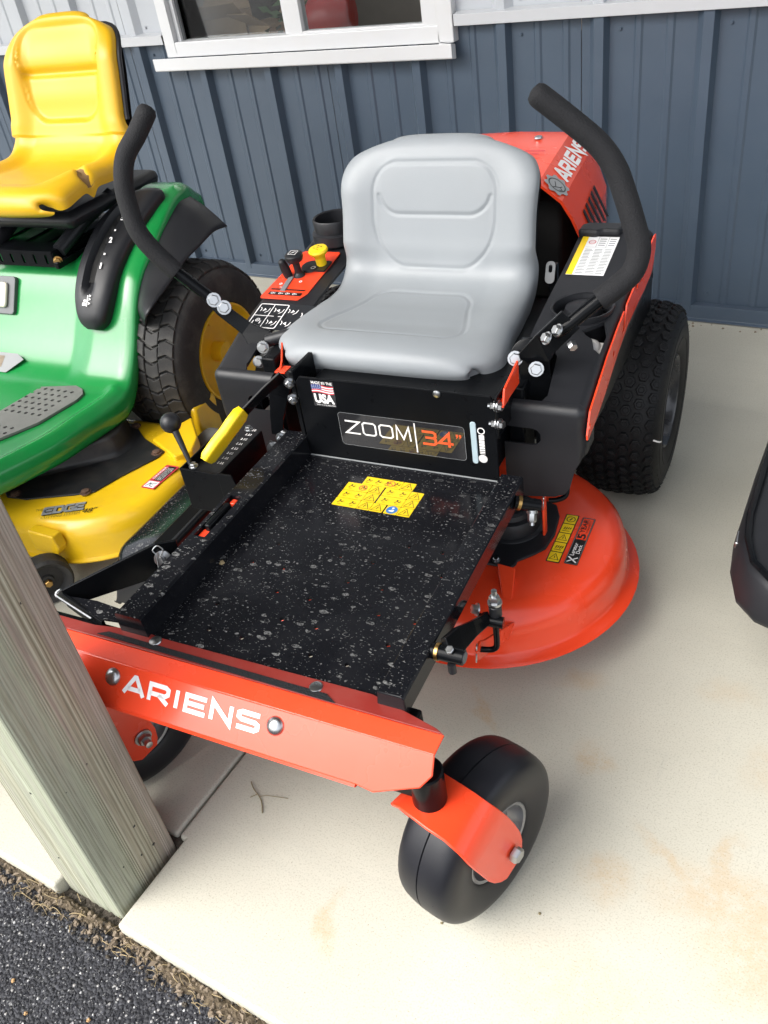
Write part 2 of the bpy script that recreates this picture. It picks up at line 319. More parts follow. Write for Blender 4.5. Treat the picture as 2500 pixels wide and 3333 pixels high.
    def stroke(s, fr, pts, w, closed=False, h=0.0):
        P = [Vector((x, y)) for x, y in pts]; m = len(P); L = []; Q = []
        for i in range(m):
            a = P[i - 1] if (i > 0 or closed) else None; b = P[(i + 1) % m] if (i < m - 1 or closed) else None
            d0 = (P[i] - a).normalized() if a is not None else None; d1 = (b - P[i]).normalized() if b is not None else None
            d0 = d0 or d1; d1 = d1 or d0
            nrm = Vector((-d0.y, d0.x)) + Vector((-d1.y, d1.x)); nrm.normalize()
            k = max(.35, nrm.dot(Vector((-d0.y, d0.x))))
            L.append(P[i] + nrm * (w / 2 / k)); Q.append(P[i] - nrm * (w / 2 / k))
        for i in range(m if closed else m - 1):
            j = (i + 1) % m; s.flat([tuple(L[i]), tuple(L[j]), tuple(Q[j]), tuple(Q[i])], fr, h)
        return s
    def mesh(s, name):
        me = bpy.data.meshes.new(name); me.from_pydata([cv(p) for p in s.v], [], s.f); me.validate()
        bm = bmesh.new(); bm.from_mesh(me); bmesh.ops.remove_doubles(bm, verts=bm.verts, dist=2e-6)
        bmesh.ops.recalc_face_normals(bm, faces=bm.faces); bm.to_mesh(me); bm.free(); return me
    def build(s, name, mat, parent=None, smooth=True, ang=38, bevel=0.0, seg=2, stuff=False, cut=None, label=None, solid=0.0):
        me = s.mesh(name); me.materials.append(M[mat])
        o = bpy.data.objects.new(name, me); C.objects.link(o)
        if solid: sm_ = o.modifiers.new('s', 'SOLIDIFY'); sm_.thickness = abs(solid); sm_.offset = -1 if solid > 0 else 1
        if cut is not None:
            cm = cut.mesh('cutter'); co = bpy.data.objects.new('cutter', cm); C.objects.link(co)
            md = o.modifiers.new('b', 'BOOLEAN'); md.operation = 'DIFFERENCE'; md.object = co; md.solver = 'EXACT'; md.use_hole_tolerant = True
            dg = bpy.context.evaluated_depsgraph_get(); ne = bpy.data.meshes.new_from_object(o.evaluated_get(dg))
            o.modifiers.clear(); o.data = ne; bpy.data.objects.remove(co); me = ne
        if smooth:
            me.polygons.foreach_set('use_smooth', [True] * len(me.polygons)); me.set_sharp_from_angle(angle=R(ang))
        if bevel:
            b = o.modifiers.new('bevel', 'BEVEL'); b.width = bevel; b.segments = seg; b.limit_method = 'ANGLE'; b.angle_limit = R(40)
        if parent: o.parent = parent
        if stuff: o['kind'] = 'stuff'
        if label: o['label'] = label
        return o
_tc = {}
def text2d(t, size, bold=0.0):
    k = (t, bold)
    if k not in _tc:
        cu = bpy.data.curves.new('t', 'FONT'); cu.body = t; cu.size = 1; cu.offset = bold; cu.resolution_u = 3
        o = bpy.data.objects.new('t', cu); C.objects.link(o)
        dg = bpy.context.evaluated_depsgraph_get(); me = bpy.data.meshes.new_from_object(o.evaluated_get(dg))
        vs = [(v.co.x, v.co.y) for v in me.vertices]; fs = [tuple(p.vertices) for p in me.polygons]
        bpy.data.objects.remove(o); bpy.data.meshes.remove(me)
        _tc[k] = (vs, fs)
    return _tc[k]
def put_text(mb, fr, t, x0, y0, w, hgt, h=0.0, bold=0.0, shear=0.0):
    """text stretched to fill the box w x hgt with its lower-left corner at (x0, y0)"""
    vs, fs = text2d(t, 1, bold)
    a0 = min(v[0] for v in vs); a1 = max(v[0] for v in vs); b0 = min(v[1] for v in vs); b1 = max(v[1] for v in vs)
    mb.add([fr.p(x0 + (x - a0) / (a1 - a0) * w + shear * (y - b0) / (b1 - b0) * hgt, y0 + (y - b0) / (b1 - b0) * hgt, h) for x, y in vs], fs)
    return mb
GL = {'A': [[(0, 0), (.46, 1), (.54, 1), (1, 0)], [(.2, .3), (.8, .3)]], 'R': [[(.06, 0), (.06, .93), (.8, .93), (.94, .82), (.94, .56), (.8, .42), (.06, .42)], [(.5, .42), (.98, 0)]],
      'I': [[(.5, 0), (.5, 1)]], 'E': [[(1, .92), (.07, .92), (.07, .08), (1, .08)], [(.07, .5), (.92, .5)]], 'N': [[(.07, 0), (.07, 1), (.93, 0), (.93, 1)]],
      'S': [[(.97, .92), (.2, .92), (.06, .82), (.06, .62), (.2, .52), (.8, .5), (.94, .4), (.94, .2), (.8, .08), (.03, .08)]],
      'Z': [[(0, .94), (1, .94), (0, .06), (1, .06)]], 'O': [[(.2, .94), (.8, .94), (.94, .82), (.94, .18), (.8, .06), (.2, .06), (.06, .18), (.06, .82)]],
      'M': [[(.03, 0), (.1, 1), (.5, .12), (.9, 1), (.97, 0)]], '3': [[(.04, .94), (.8, .94), (.94, .84), (.94, .62), (.82, .52), (.25, .52)], [(.82, .52), (.94, .42), (.94, .16), (.8, .06), (.04, .06)]],
      '4': [[(1, .26), (.04, .26), (.72, .96), (.72, 0)]], 'D': [[(.07, .08), (.07, .92), (.75, .92), (.94, .75), (.94, .25), (.75, .08)]], 'G': [[(.95, .92), (.2, .92), (.06, .8), (.06, .2), (.2, .08), (.94, .08), (.94, .5), (.5, .5)]]}
def letters(mb, fr, t, x0, y0, w, hgt, lw, gap=.2, h=0.0, narrow='I'):
    ws = [.32 if c in narrow else 1.0 for c in t]; tot = sum(ws) + gap * (len(t) - 1); u = w / tot; x = x0
    for c, k in zip(t, ws):
        for pl in GL[c]:
            mb.stroke(fr, [(x + px * u * k, y0 + py * hgt) for px, py in pl], lw, closed=(c in 'OD'), h=h)
        x += (k + gap) * u
    return mb
def rrect(x0, y0, x1, y1, r, n=4):
    out = []
    for cx, cy, a in ((x1 - r, y1 - r, 0), (x0 + r, y1 - r, 90), (x0 + r, y0 + r, 180), (x1 - r, y0 + r, 270)):
        for i in range(n + 1): t = R(a + 90 * i / n); out.append((cx + r * math.cos(t), cy + r * math.sin(t)))
    return out
def circ(cx, cy, r, n=20, ry=None): return [(cx + r * math.cos(2 * math.pi * i / n), cy + (ry or r) * math.sin(2 * math.pi * i / n)) for i in range(n)]
def ring2(mb, fr, cx, cy, r0, r1, n=24, h=0.0):
    for i in range(n):
        a, b = 2 * math.pi * i / n, 2 * math.pi * (i + 1) / n
        mb.flat([(cx + r0 * math.cos(a), cy + r0 * math.sin(a)), (cx + r1 * math.cos(a), cy + r1 * math.sin(a)), (cx + r1 * math.cos(b), cy + r1 * math.sin(b)), (cx + r0 * math.cos(b), cy + r0 * math.sin(b))], fr, h)
    return mb
def spline(pts, n=8, closed=False):
    P = [Vector(p) for p in pts]; m = len(P); out = []
    for i in range(m if closed else m - 1):
        g = (lambda k: P[k % m]) if closed else (lambda k: P[max(0, min(m - 1, k))])
        a, b, c, d = g(i - 1), g(i), g(i + 1), g(i + 2)
        for j in range(n):
            t = j / n; out.append(.5 * (2 * b + (c - a) * t + (2 * a - 5 * b + 4 * c - d) * t * t + (3 * b - a - 3 * c + d) * t ** 3))
    if not closed: out.append(P[-1])
    return out
def interp(x, tab):
    if x <= tab[0][0]: return tab[0][1]
    for (a, u), (b, w) in zip(tab, tab[1:]):
        if x <= b:
            t = (x - a) / (b - a); t = t * t * (3 - 2 * t); return u + (w - u) * t
    return tab[-1][1]
def smooth_tab(x, tab, w=.035):
    def lin(x):
        if x <= tab[0][0]: return tab[0][1]
        for (a, u), (b, v_) in zip(tab, tab[1:]):
            if x <= b: return u + (v_ - u) * (x - a) / (b - a)
        return tab[-1][1]
    return sum(lin(x + w * k / 4) for k in range(-4, 5)) / 9
def tag(o, label=None, cat=None, group=None, kind=None):
    for k, v in (('label', label), ('category', cat), ('group', group), ('kind', kind)):
        if v: o[k] = v
    return o
def thing(name, label, cat, loc=(0, 0, 0), rz=0.0, group=None):
    o = bpy.data.objects.new(name, None); C.objects.link(o); o.location = loc; o.rotation_euler = (0, 0, rz); o.empty_display_size = .1
    return tag(o, label, cat, group)
YAW = R(5.3); OO = Vector((2.0, -1.0, 0)); UU = Vector((math.cos(YAW), math.sin(YAW), 0)); FF = Vector((math.sin(YAW), -math.cos(YAW), 0))
def at_machine(a, b): return OO + UU * a + FF * b
def begin(a, b): ctx.ox, ctx.oy, ctx.flip = a, b, True
def world_space(x=0.0, y=0.0): ctx.ox, ctx.oy, ctx.flip = x, y, False
V = Vector

# ================================================================== SETTING
world_space()
def slab(name, poly, label):
    m = MB().prism(poly, Fr((0, 0, 0), (1, 0, 0), (0, 1, 0)), -.16, 0.0)
    o = m.build(name, 'concrete', smooth=False, bevel=.006, seg=3); tag(o, label, None, None, 'structure'); return o
slab('concrete_slab', [(-4, -2.42), (1.6965, -2.42), (1.6965, -2.247), (1.830, -2.247), (1.830, .05), (-4, .05)], 'pale concrete slab left of the sawn joint')
slab('concrete_slab', [(1.849, -2.42), (6.5, -2.42), (6.5, .05), (1.8355, .05), (1.8355, -2.247), (1.849, -2.247)], 'pale rust stained concrete slab right of the sawn joint')
tag(MB().bx(1.80, 1.86, -2.26, .05, -.1, -.012).build('joint_filler', 'dirtd'), 'dark dirt filled joint between the two slabs', None, None, 'structure')
g = MB(); g.add([(-60, -80, -.028), (60, -80, -.028), (60, -2.432, -.028), (-60, -2.432, -.028)], [(0, 1, 2, 3)])
tag(g.build('asphalt_ground', 'asphalt', smooth=False), 'dark asphalt with pale aggregate', None, None, 'structure')
g = MB(); g.add([(-60, -2.6, -.17), (60, -2.6, -.17), (60, 60, -.17), (-60, 60, -.17)], [(0, 1, 2, 3)])
tag(g.build('earth', 'dirtd', smooth=False), None, None, None, 'structure')
# dirt strip between slab and asphalt
g = MB()
def dirtz(u, v):
    x = .6 + 3.4 * u; wd = .019 + .018 * sstep(1.9, 2.15, x) + .006 * math.sin(x * 23) + .004 * math.sin(x * 61); y = -2.415 - wd * (1 - v)
    e = .5 + .5 * math.sin(x * 37) * math.sin(x * 11 + 1)
    z = -.030 + .009 * math.sin(math.pi * min(1, v * 1.1)) + random.uniform(-.003, .003)
    return (x, y + random.uniform(-.002, .002), z)
g.grid(dirtz, 700, 8)
tag(g.build('dirt_strip', 'dirt', smooth=False), 'strip of dirt between concrete slab and asphalt', None, None, 'structure')
g = MB(); g.grid(lambda u, v: (1.68 + .175 * u, -2.43 + .19 * v, -.034 + random.uniform(-.004, .004)), 40, 40)
tag(g.build('dirt_in_post_notch', 'dirtd', smooth=False), 'dark dirt in the slab notch around the post foot', None, None, 'structure')
def rock(mb, c, r, flat=.7):
    n = 5; vs = []; rot = random.uniform(0, 6.28)
    top = [V((math.cos(rot + 2 * math.pi * k / n) * r * random.uniform(.35, .75), math.sin(rot + 2 * math.pi * k / n) * r * random.uniform(.35, .75), r * flat * random.uniform(.5, .9))) for k in range(n)]
    bot = [V((math.cos(rot + 2 * math.pi * k / n) * r * random.uniform(.8, 1.1), math.sin(rot + 2 * math.pi * k / n) * r * random.uniform(.8, 1.1), -r * .2)) for k in range(n)]
    mb.loft([[V(c) + p for p in bot], [V(c) + p for p in top]])
def scatter(n, mat, r0, r1, x0, x1, y0, y1, z, name, lab):
    g = MB()
    for _ in range(n):
        x = random.uniform(x0, x1); y = random.uniform(y0, y1)
        rock(g, (x, y, z), r0 + (r1 - r0) * random.random() ** 2)
    return tag(g.build(name, mat, smooth=False, stuff=True), lab, 'gravel')
scatter(9000, 'stoned', .0016, .0042, 1.40, 2.25, -2.86, -2.44, -.0283, 'asphalt_gravel', 'dark stones in the asphalt surface')
scatter(450, 'stone', .0010, .0030, 1.40, 2.25, -2.86, -2.45, -.0270, 'asphalt_gravel', 'pale stones in the asphalt surface')
g = MB()
for x, y, r in ((1.86, -2.62, .0055), (1.90, -2.545, .004), (1.80, -2.585, .0035), (1.945, -2.575, .0035), (1.74, -2.56, .004), (2.02, -2.62, .004), (1.88, -2.70, .004)): rock(g, (x, y, -.026), r)
tag(g.build('tan_pebbles', 'stoneo', smooth=False, stuff=True), 'few tan pebbles on the dark asphalt', 'pebbles')
scatter(420, 'chip', .002, .0065, 1.35, 2.6, -2.452, -2.42, -.022, 'leaf_litter', 'pale chips and leaf litter in the dirt strip')
scatter(900, 'dirtd', .0015, .0045, 1.35, 2.6, -2.460, -2.418, -.024, 'soil_crumbs', 'dark soil crumbs along the slab edge')
g = MB()
for _ in range(130):
    x = random.uniform(1.4, 2.55); y = random.uniform(-2.455, -2.42); a = random.choice((0, 3.14)) + random.gauss(0, .6); L = random.uniform(.010, .042); k = random.uniform(-1.2, 1.2)
    pts = []
    for i in range(5):
        t = i / 4; pts.append((x + L * t * math.cos(a + k * t), y + L * .5 * t * math.sin(a + k * t), -.019 + .008 * math.sin(t * 3.1) * random.random()))
    g.tube(pts, random.uniform(.0003, .0008), 4)
tag(g.build('dry_grass', 'straw', stuff=True), 'dry straw coloured grass blades along the slab edge', 'grass')
g = MB()
for _ in range(60):
    x = random.uniform(1.4, 2.5); y = random.uniform(-2.452, -2.424); a = random.uniform(0, 6.28); L = random.uniform(.003, .0085); c_ = V((x, y, -.016)); d = V((math.cos(a), math.sin(a), random.uniform(-.2, .3))); s_ = V((-math.sin(a), math.cos(a), random.uniform(-.3, .3)))
    g.add([c_ - d * L, c_ + s_ * L * .45 + V((0, 0, .002)), c_ + d * L, c_ - s_ * L * .45 + V((0, 0, .003))], [(0, 1, 2), (0, 2, 3)])
tag(g.build('dry_leaves', 'chip', smooth=False, stuff=True), 'dry leaf scraps in the dirt strip', 'leaves')
g = MB()
for _ in range(90): rock(g, (random.uniform(.8, 3.2), random.uniform(-.075, -.042), .0005), random.uniform(.002, .006))
tag(g.build('wall_foot_debris', 'chip', smooth=False, stuff=True), 'crumbs and dead leaves along the foot of the wall', 'debris')
g = MB()
for _ in range(70):
    x = random.choice((random.uniform(1.835, 1.85), random.uniform(1.69, 1.85))); y = random.uniform(-2.42, -2.245); a = random.uniform(0, 6.28)
    g.tube([(x, y, -.026), (x + .009 * math.cos(a), y + .012 * math.sin(a), -.022), (x + .018 * math.cos(a), y + .025 * math.sin(a), -.026)], .0007, 4)
tag(g.build('dry_grass', 'straw', stuff=True), 'dry blades caught around the post foot', 'grass')

# ------------------------------------------------------------------ building
world_space(1.0, 0.0)
bld = thing('building', 'metal sided building, blue grey below and white above, with a sliding window', 'building', (1.0, 0, 0))
S = .3048
def siding(x0, nr, z0, z1, y0, mat, name):
    """one 36 inch sheet: nr major ribs, two minor ribs between"""
    prof = [(x0 - .06, 0.0)]
    for k in range(nr):
        c = x0 + k * S
        prof += [(c - .036, 0), (c - .014, -.028), (c + .014, -.028), (c + .024, 0)]
        for q in (S / 3 + .006, 2 * S / 3 - .006):
            prof += [(c + q - .013, 0), (c + q - .007, -.0045), (c + q + .007, -.0045), (c + q + .013, 0)]
    prof.append((x0 + nr * S - .062, 0.0))
    ring = [(x, y0 + y) for x, y in prof] + [(x, y0 + .0012 + y) for x, y in reversed(prof)]
    g = MB(); g.loft([[V((x, y, z0)) for x, y in ring], [V((x, y, z1)) for x, y in ring]])
    return g.build(name, mat, bld, smooth=False, bevel=.0012, seg=1)
for k in range(-9, 14, 3):
    siding(k * S, 3, .03, .90, 0.0, 'blued', 'wainscot_panel')
    if k not in (0, 3): siding(k * S, 3, .925, 3.9, -.003, 'upper', 'upper_panel')
# the two upper sheets interrupted by the window
def rect_siding(x0, x1, z0, z1):
    g = MB(); prof = [(x0, 0.0)]
    k = math.ceil((x0 + .04) / S)
    while k * S + .04 < x1:
        c = k * S; prof += [(c - .034, 0), (c - .013, -.022), (c + .013, -.022), (c + .034, 0)]; k += 1
    prof.append((x1, 0.0)); ring = [(x, -.003 + y) for x, y in prof] + [(x, -.0018 + y) for x, y in reversed(prof)]
    g.loft([[V((x, y, z0)) for x, y in ring], [V((x, y, z1)) for x, y in ring]]); g.build('upper_panel', 'upper', bld, smooth=False)
rect_siding(-.06, .165, .925, 3.9); rect_siding(1.36, 6 * S - .062, .925, 3.9); rect_siding(.165, 1.36, 1.95, 3.9)
# drip trim between the two colours, base flashing
def zstrip(name, mat, x0, x1, pts):
    g = MB(); g.loft([[V((x0, y, z)) for y, z in pts], [V((x1, y, z)) for y, z in pts]]); return g.build(name, mat, bld, smooth=False, bevel=.001, seg=1)
for x0, x1 in ((-3, .152), (1.372, 5)):
    zstrip('trim_strip', 'trim2', x0, x1, [(-.0335, .898), (-.036, .898), (-.038, .93), (-.006, .936), (-.006, .933), (-.0355, .927)])
zstrip('base_flashing', 'blued', -3, 5, [(-.002, .052), (-.024, .050), (-.027, .008), (-.040, .004), (-.040, .0055), (-.029, .010), (-.026, .0525), (-.002, .0545)])
g = MB().bx(-3, 5, .012, .10, -.1, .86).build('wall_core', 'wallin', bld, smooth=False)
for k in range(-2, 9):
    for z in (.085, .86):
        MB().bolt((k * S + .055, -.001, z), (0, -1, 0), .0042, .005).build('screw', 'blued', bld)
for k in range(5, 9):
    MB().bolt((k * S + .055 - (S * 0), -.004, .955), (0, -1, 0), .0042, .005).build('screw', 'upper', bld)
for k in (-2, -1, 0):
    MB().bolt((k * S + .055, -.004, .955), (0, -1, 0), .0042, .005).build('screw', 'upper', bld)
# window
W0, W1, WZ0, WZ1 = .156, 1.367, .853, 1.95
g = MB()
fo = Fr((0, 0, 0), (1, 0, 0), (0, 0, 1), (0, -1, 0))
def frame_bars(g, x0, x1, z0, z1, w, h0, h1, wb=None):
    wb = wb or w
    g.bx(x0, x0 + w, -h1, -h0, z0, z1); g.bx(x1 - w, x1, -h1, -h0, z0, z1)
    g.bx(x0 + w, x1 - w, -h1, -h0, z0, z0 + wb); g.bx(x0 + w, x1 - w, -h1, -h0, z1 - wb, z1)
frame_bars(g, W0, W1, WZ0, WZ1, .05, -.03, .034, .0)
g.bx(W0 + .05, W1 - .05, -.034, .03, WZ1 - .05, WZ1)
win = g.build('window', 'wtrim', bld, smooth=False, bevel=.003)
g = MB().prism([(0, -.005), (0, .037), (.030, .043), (.030, .002), (.026, -.001)], Fr((W0 - .056, -.03, .812), (0, -1, 0), (0, 0, 1), (1, 0, 0)), 0, 1.27)
g.build('window_sill', 'wtrim', win, smooth=False, bevel=.002)
g = MB(); frame_bars(g, .206, .728, .857, WZ1 - .05, .018, -.03, .012, .024)
g.bx(.206, 1.319, -.020, .03, .8545, .8725); g.build('fixed_sash', 'wtrim', win, smooth=False, bevel=.002)
g = MB(); frame_bars(g, .731, 1.319, .873, WZ1 - .05, .060, -.012, .026, .037); g.bx(1.305, 1.317, -.028, -.024, .90, 1.6)
g.build('sliding_sash', 'wtrim', win, smooth=False, bevel=.003)
MB().bx(.224, .71, .016, .019, .875, WZ1 - .06).build('pane', 'glass', win, smooth=False)
MB().bx(.785, 1.265, -.008, -.005, .905, WZ1 - .08).build('pane', 'glass', win, smooth=False)
g = MB(); g.bx(.222, .232, .001, .010, .873, 1.9); g.bx(.232, .712, .001, .010, .873, .8815); g.build('screen_frame', 'greypl', win, smooth=False)
# interior room behind the window
g = MB(); g.bx(-.6, 2.6, 1.6, 1.65, 0, 2.6); g.bx(-.65, -.6, .1, 1.65, 0, 2.6); g.bx(2.6, 2.65, .1, 1.65, 0, 2.6); g.build('interior_wall', 'wallin', bld, smooth=False)
MB().bx(-.65, 2.65, .1, 1.65, -.05, 0).build('interior_floor', 'wallin', bld, smooth=False)
# porch roof carried by the post, and the eave beam
g = MB(); g.prism([(.04, 3.90), (-2.55, 3.55), (-2.55, 3.61), (.04, 3.98)], Fr((-4, 0, 0), (0, 1, 0), (0, 0, 1), (1, 0, 0)), 0, 11); g.build('porch_roof', 'soffit', bld, smooth=False)
MB().bx(-4, 7, -2.40, -2.26, 3.30, 3.56).build('porch_beam', 'wood', bld, smooth=False, bevel=.004)
# boxes inside behind the left pane; machine and plant stand in for reflections
world_space()
for i, (x, y, z, sx, sy, sz, rz, lab) in enumerate(((.20, .28, .70, .20, .18, .24, .5, 'open cardboard box behind the left window pane'), (.40, .34, .70, .18, .18, .20, -.3, 'smaller cardboard box right of the open one behind the left pane'))):
    t = thing('cardboard_box', lab, 'box', (x, y, z), rz)
    g = MB(); w = .004
    g.bx(-sx / 2, sx / 2, -sy / 2, sy / 2, 0, w); g.bx(-sx / 2, sx / 2, -sy / 2, -sy / 2 + w, w, sz); g.bx(-sx / 2, sx / 2, sy / 2 - w, sy / 2, w, sz)
    g.bx(-sx / 2, -sx / 2 + w, -sy / 2 + w, sy / 2 - w, w, sz); g.bx(sx / 2 - w, sx / 2, -sy / 2 + w, sy / 2 - w, w, sz); g.build('carton', 'card', t, smooth=False)
    for s_, ang in ((-1, .6), (1, .9)):
        f = MB(); f.prism([(-sx / 2, 0), (sx / 2, 0), (sx / 2 - .02, .09), (-sx / 2 + .02, .09)], Fr((0, s_ * sy / 2, sz + .001), (1, 0, 0), (0, s_ * math.cos(ang), math.sin(ang))), 0, .003); f.build('flap', 'card', t, smooth=False)
world_space(1.0, 0.0)
MB().bx(-.55, 1.5, .12, .90, .66, .70).build('interior_shelf', 'wallin', bld, smooth=False, bevel=.003)
MB().bx(-.45, .05, .93, .96, .70, 1.5).build('interior_board', 'dirtd', bld, smooth=False)
world_space()
t = thing('reflected_machine', 'red and yellow stand-in, placed inside, for a machine reflected in the right window pane', 'machine', (.66, .36, .72), .3)  # added indoors in place of the reflection in the glass
g = MB(); g.lathe((0, 0, .17), (1, 0, 0), [(1e-4, -.09), (.07, -.085), (.085, -.05), (.085, .05), (.07, .085), (1e-4, .09)], 20); g.bx(-.12, .13, -.06, .06, .02, .12); g.build('body', 'reflr', t, bevel=.01)
MB().bx(-.06, .05, -.13, -.06, .06, .14).build('cover', 'ygrip', t, bevel=.012)
g = MB(); g.tube([(-.1, 0, .2), (-.16, 0, .3), (-.12, .0, .42), (.05, 0, .45)], .016, 8); g.build('handle', 'reflr', t)
for sx in (-.09, .1): MB().lathe((sx, -.02, .05), (1, 0, 0), [(.02, -.02), (.05, -.02), (.05, .02), (.02, .02)], 18, True, True).build('wheel', 'rubber', t)
t = thing('reflected_plant', 'green leafy stand-in, placed inside, for greenery reflected in the window', 'plant', (.46, .36, .70))  # added indoors in place of green leaves mirrored in the glass
MB().lathe((0, 0, 0), (0, 0, 1), [(1e-4, 0), (.05, 0), (.065, .10), (.06, .10), (1e-4, .09)], 18).build('pot', 'card', t)
g = MB()
for _ in range(90):
    a = random.uniform(0, 6.28); el = random.uniform(.1, 1.4); r_ = random.uniform(.06, .17); c = V((math.cos(a) * math.cos(el) * r_, math.sin(a) * math.cos(el) * r_, .1 + math.sin(el) * r_ * 1.3)); d = V((math.cos(a), math.sin(a), random.uniform(-.3, .6))).normalized(); s_ = d.orthogonal().normalized() * .014
    g.add([c - d * .03, c + s_, c + d * .035, c - s_], [(0, 1, 2, 3)])
g.build('foliage', 'leafg', t, smooth=False)

# ------------------------------------------------------------------ wooden post
world_space(1.766, -2.33)
post = thing('wooden_post', 'weathered square timber porch post with deep grain at the slab corner', 'post', (1.766, -2.33, 0))
per = []; hw_, rc = .0705, .007
n_side = 46
def post_ring(z):
    out = []
    corners = [(1, -1), (1, 1), (-1, 1), (-1, -1)]
    for ci in range(4):
        x0, y0 = corners[ci]; x1, y1 = corners[(ci + 1) % 4]
        for i in range(n_side):
            t = i / n_side
            x = x0 + (x1 - x0) * t; y = y0 + (y1 - y0) * t
            # super-ellipse corner rounding
            k = (abs(x) ** 26 + abs(y) ** 26) ** (1 / 26); x /= k; y /= k
            per_i = ci * n_side + i
            gd = grv[per_i] * (0.75 + .25 * math.sin(z * 5 + per_i * .7)) 
            wob = .0012 * math.sin(z * 3.1 + ci)
            out.append(V((1.766 + x * (hw_ - gd) + wob, -2.33 + y * (hw_ - gd), z)))
    return out
grv = [max(0, random.gauss(.0004, .0005)) if random.random() < .9 else random.uniform(.0008, .0018) for _ in range(4 * n_side)]
for ci in range(4): grv[ci * n_side] = grv[ci * n_side - 1] = 0.0005
g = MB(); g.loft([post_ring(-.12 + 3.42 * i / 80) for i in range(81)]); g.build('post', 'wood', post, ang=60)
def knot(face, u, z, r):
    g = MB()
    if face == 'x': c = V((1.766 + .0705, -2.33 + u, z)); ax = V((1, 0, 0))
    else: c = V((1.766 + u, -2.33 - .0705, z)); ax = V((0, -1, 0))
    g.lathe(c - ax * .004, ax, [(1e-4, .0045), (r * .6, .0048), (r, .0040), (r * 1.05, .0)], 9); g.build('knot', 'blackp', post)
for u, z, r in ((.02, .12, .003), (.035, .045, .0032), (.008, .052, .002), (-.028, .07, .0016), (.0, .31, .003), (-.045, .30, .0022), (.028, .62, .003), (-.02, .9, .003)): knot('x', u, z, r)
for u, z, r in ((-.03, .09, .0018), (.02, .3, .0022), (-.01, .55, .002)): knot('y', u, z, r)
world_space(1.915, -2.12)
t = thing('twig', 'small dry forked twig lying on the concrete near the joint', 'twig', (1.915, -2.12, 0))
g = MB(); g.tube(spline([(1.890, -2.101, .004), (1.905, -2.112, .005), (1.925, -2.121, .0035), (1.937, -2.130, .003), (1.949, -2.145, .0025)], 4), .0011, 5); g.build('stem', 'twig', t)
g = MB(); g.tube(spline([(1.924, -2.120, .004), (1.940, -2.112, .005), (1.975, -2.100, .002)], 4), .0007, 4); g.tube([(1.918, -2.117, .004), (1.912, -2.124, .003), (1.908, -2.128, .002)], .0009, 4); g.build('side_shoot', 'twig', t)
world_space()
for x, y, lab in ((2.33, -2.18, 'tiny dark seed husk on concrete in front of the caster'), (2.46, -2.10, 'tiny leaf scrap on concrete right of the caster')):
    g = MB(); rock(g, (x, y, .001), .0028); world_space(); tag(g.build('debris', 'twig', smooth=False), lab, 'debris')

# ================================================================== ORANGE ZERO-TURN MOWER (a = right, b = forward, z = up, metres)
def seat_surface(prof, hwf, a0, T, p, groove, lift, nu=120, step=.0032, Tc=.026, zc=.64):
    P = spline([(b, 0, z) for b, z in prof], 14)
    # resample by arc length
    L = [0.0]
    for i in range(1, len(P)): L.append(L[-1] + (P[i] - P[i - 1]).length)
    nv = int(L[-1] / step); rows = []; j = 0
    for k in range(nv + 1):
        s = L[-1] * k / nv
        while j < len(L) - 2 and L[j + 1] < s: j += 1
        t = (s - L[j]) / max(1e-9, L[j + 1] - L[j]); rows.append(P[j].lerp(P[j + 1], t))
    us = [-.9 + 1.8 * i / nu for i in range(nu + 1)]; ed = [.925, .945, .962, .976, .987, .995, 1.0]
    us = [-e for e in reversed(ed)] + us + ed
    grid = []; back = []
    for k in range(nv + 1):
        q = rows[k]; tn = (rows[min(k + 1, nv)] - rows[max(k - 1, 0)]).normalized(); nr = V((tn.z, 0, -tn.x))
        s = k / nv; hw = hwf(s, q.x, q.z); row = []; br = []
        for u in us:
            Te = T + Tc * sstep(zc + .03, zc - .01, q.z) * sstep(.04, .14, s)
            d = Te * (.40 + .60 * sstep(0, .13, s)) * ((1 - abs(u) ** p) ** (1 / p) - 1) + lift(u, s, q.x, q.z) + groove(u * hw, s, q.x, q.z)
            row.append(V((a0 + u * hw, q.x + nr.x * d, q.z + nr.z * d)))
            br.append(V((a0 + u * hw * .985, q.x - nr.x * (T * .98), q.z - nr.z * (T * .98))))
        grid.append(row); back.append(br)
    return grid, back
def grid_mb(g):
    m = MB(); n = len(g[0]); return m.add([p for r in g for p in r], [(j * n + i, j * n + i + 1, (j + 1) * n + i + 1, (j + 1) * n + i) for j in range(len(g) - 1) for i in range(n - 1)])
def sd_box(x, y, hx, hy, r):
    qx, qy = abs(x) - hx + r, abs(y) - hy + r
    return math.hypot(max(qx, 0), max(qy, 0)) + min(max(qx, qy), 0) - r

begin(-.13, .5)
mw = thing('zero_turn_mower', 'orange and black zero turn mower with a grey seat, standing in the middle', 'mower', at_machine(-.13, .5), YAW)
FP = Fr((0, .5855, 0), (1, 0, 0), (0, 0, 1), (0, 1, 0))           # panel below the seat: (a, z)
FZ = lambda z: Fr((0, 0, z), (1, 0, 0), (0, -1, 0), (0, 0, 1))      # horizontal sheet: (a, -b)
FB = Fr((0, 1.177, .394), (1, 0, 0), (0, -.6764, .7365), (0, .7365, .6764))   # sloping bumper face: (a, -distance below the crease)
# ---- floor pan with drain holes
g = MB().bx(-.272, .150, .584, 1.124, .394, .400); cut = MB()
holes = [(-.21 + .062 * i + (.02 if j % 2 else 0), .80 + .055 * j) for j in range(6) for i in range(6) if (i + 2 * j) % 3 != 0 and not (j == 0 and i in (1, 2))]
for a, b in holes: cut.lathe((a, b, .38), (0, 0, 1), [(.0042, 0), (.0042, .04)], 10, True, True)
fl = g.build('floor_pan', 'floor', mw, smooth=False, cut=cut)
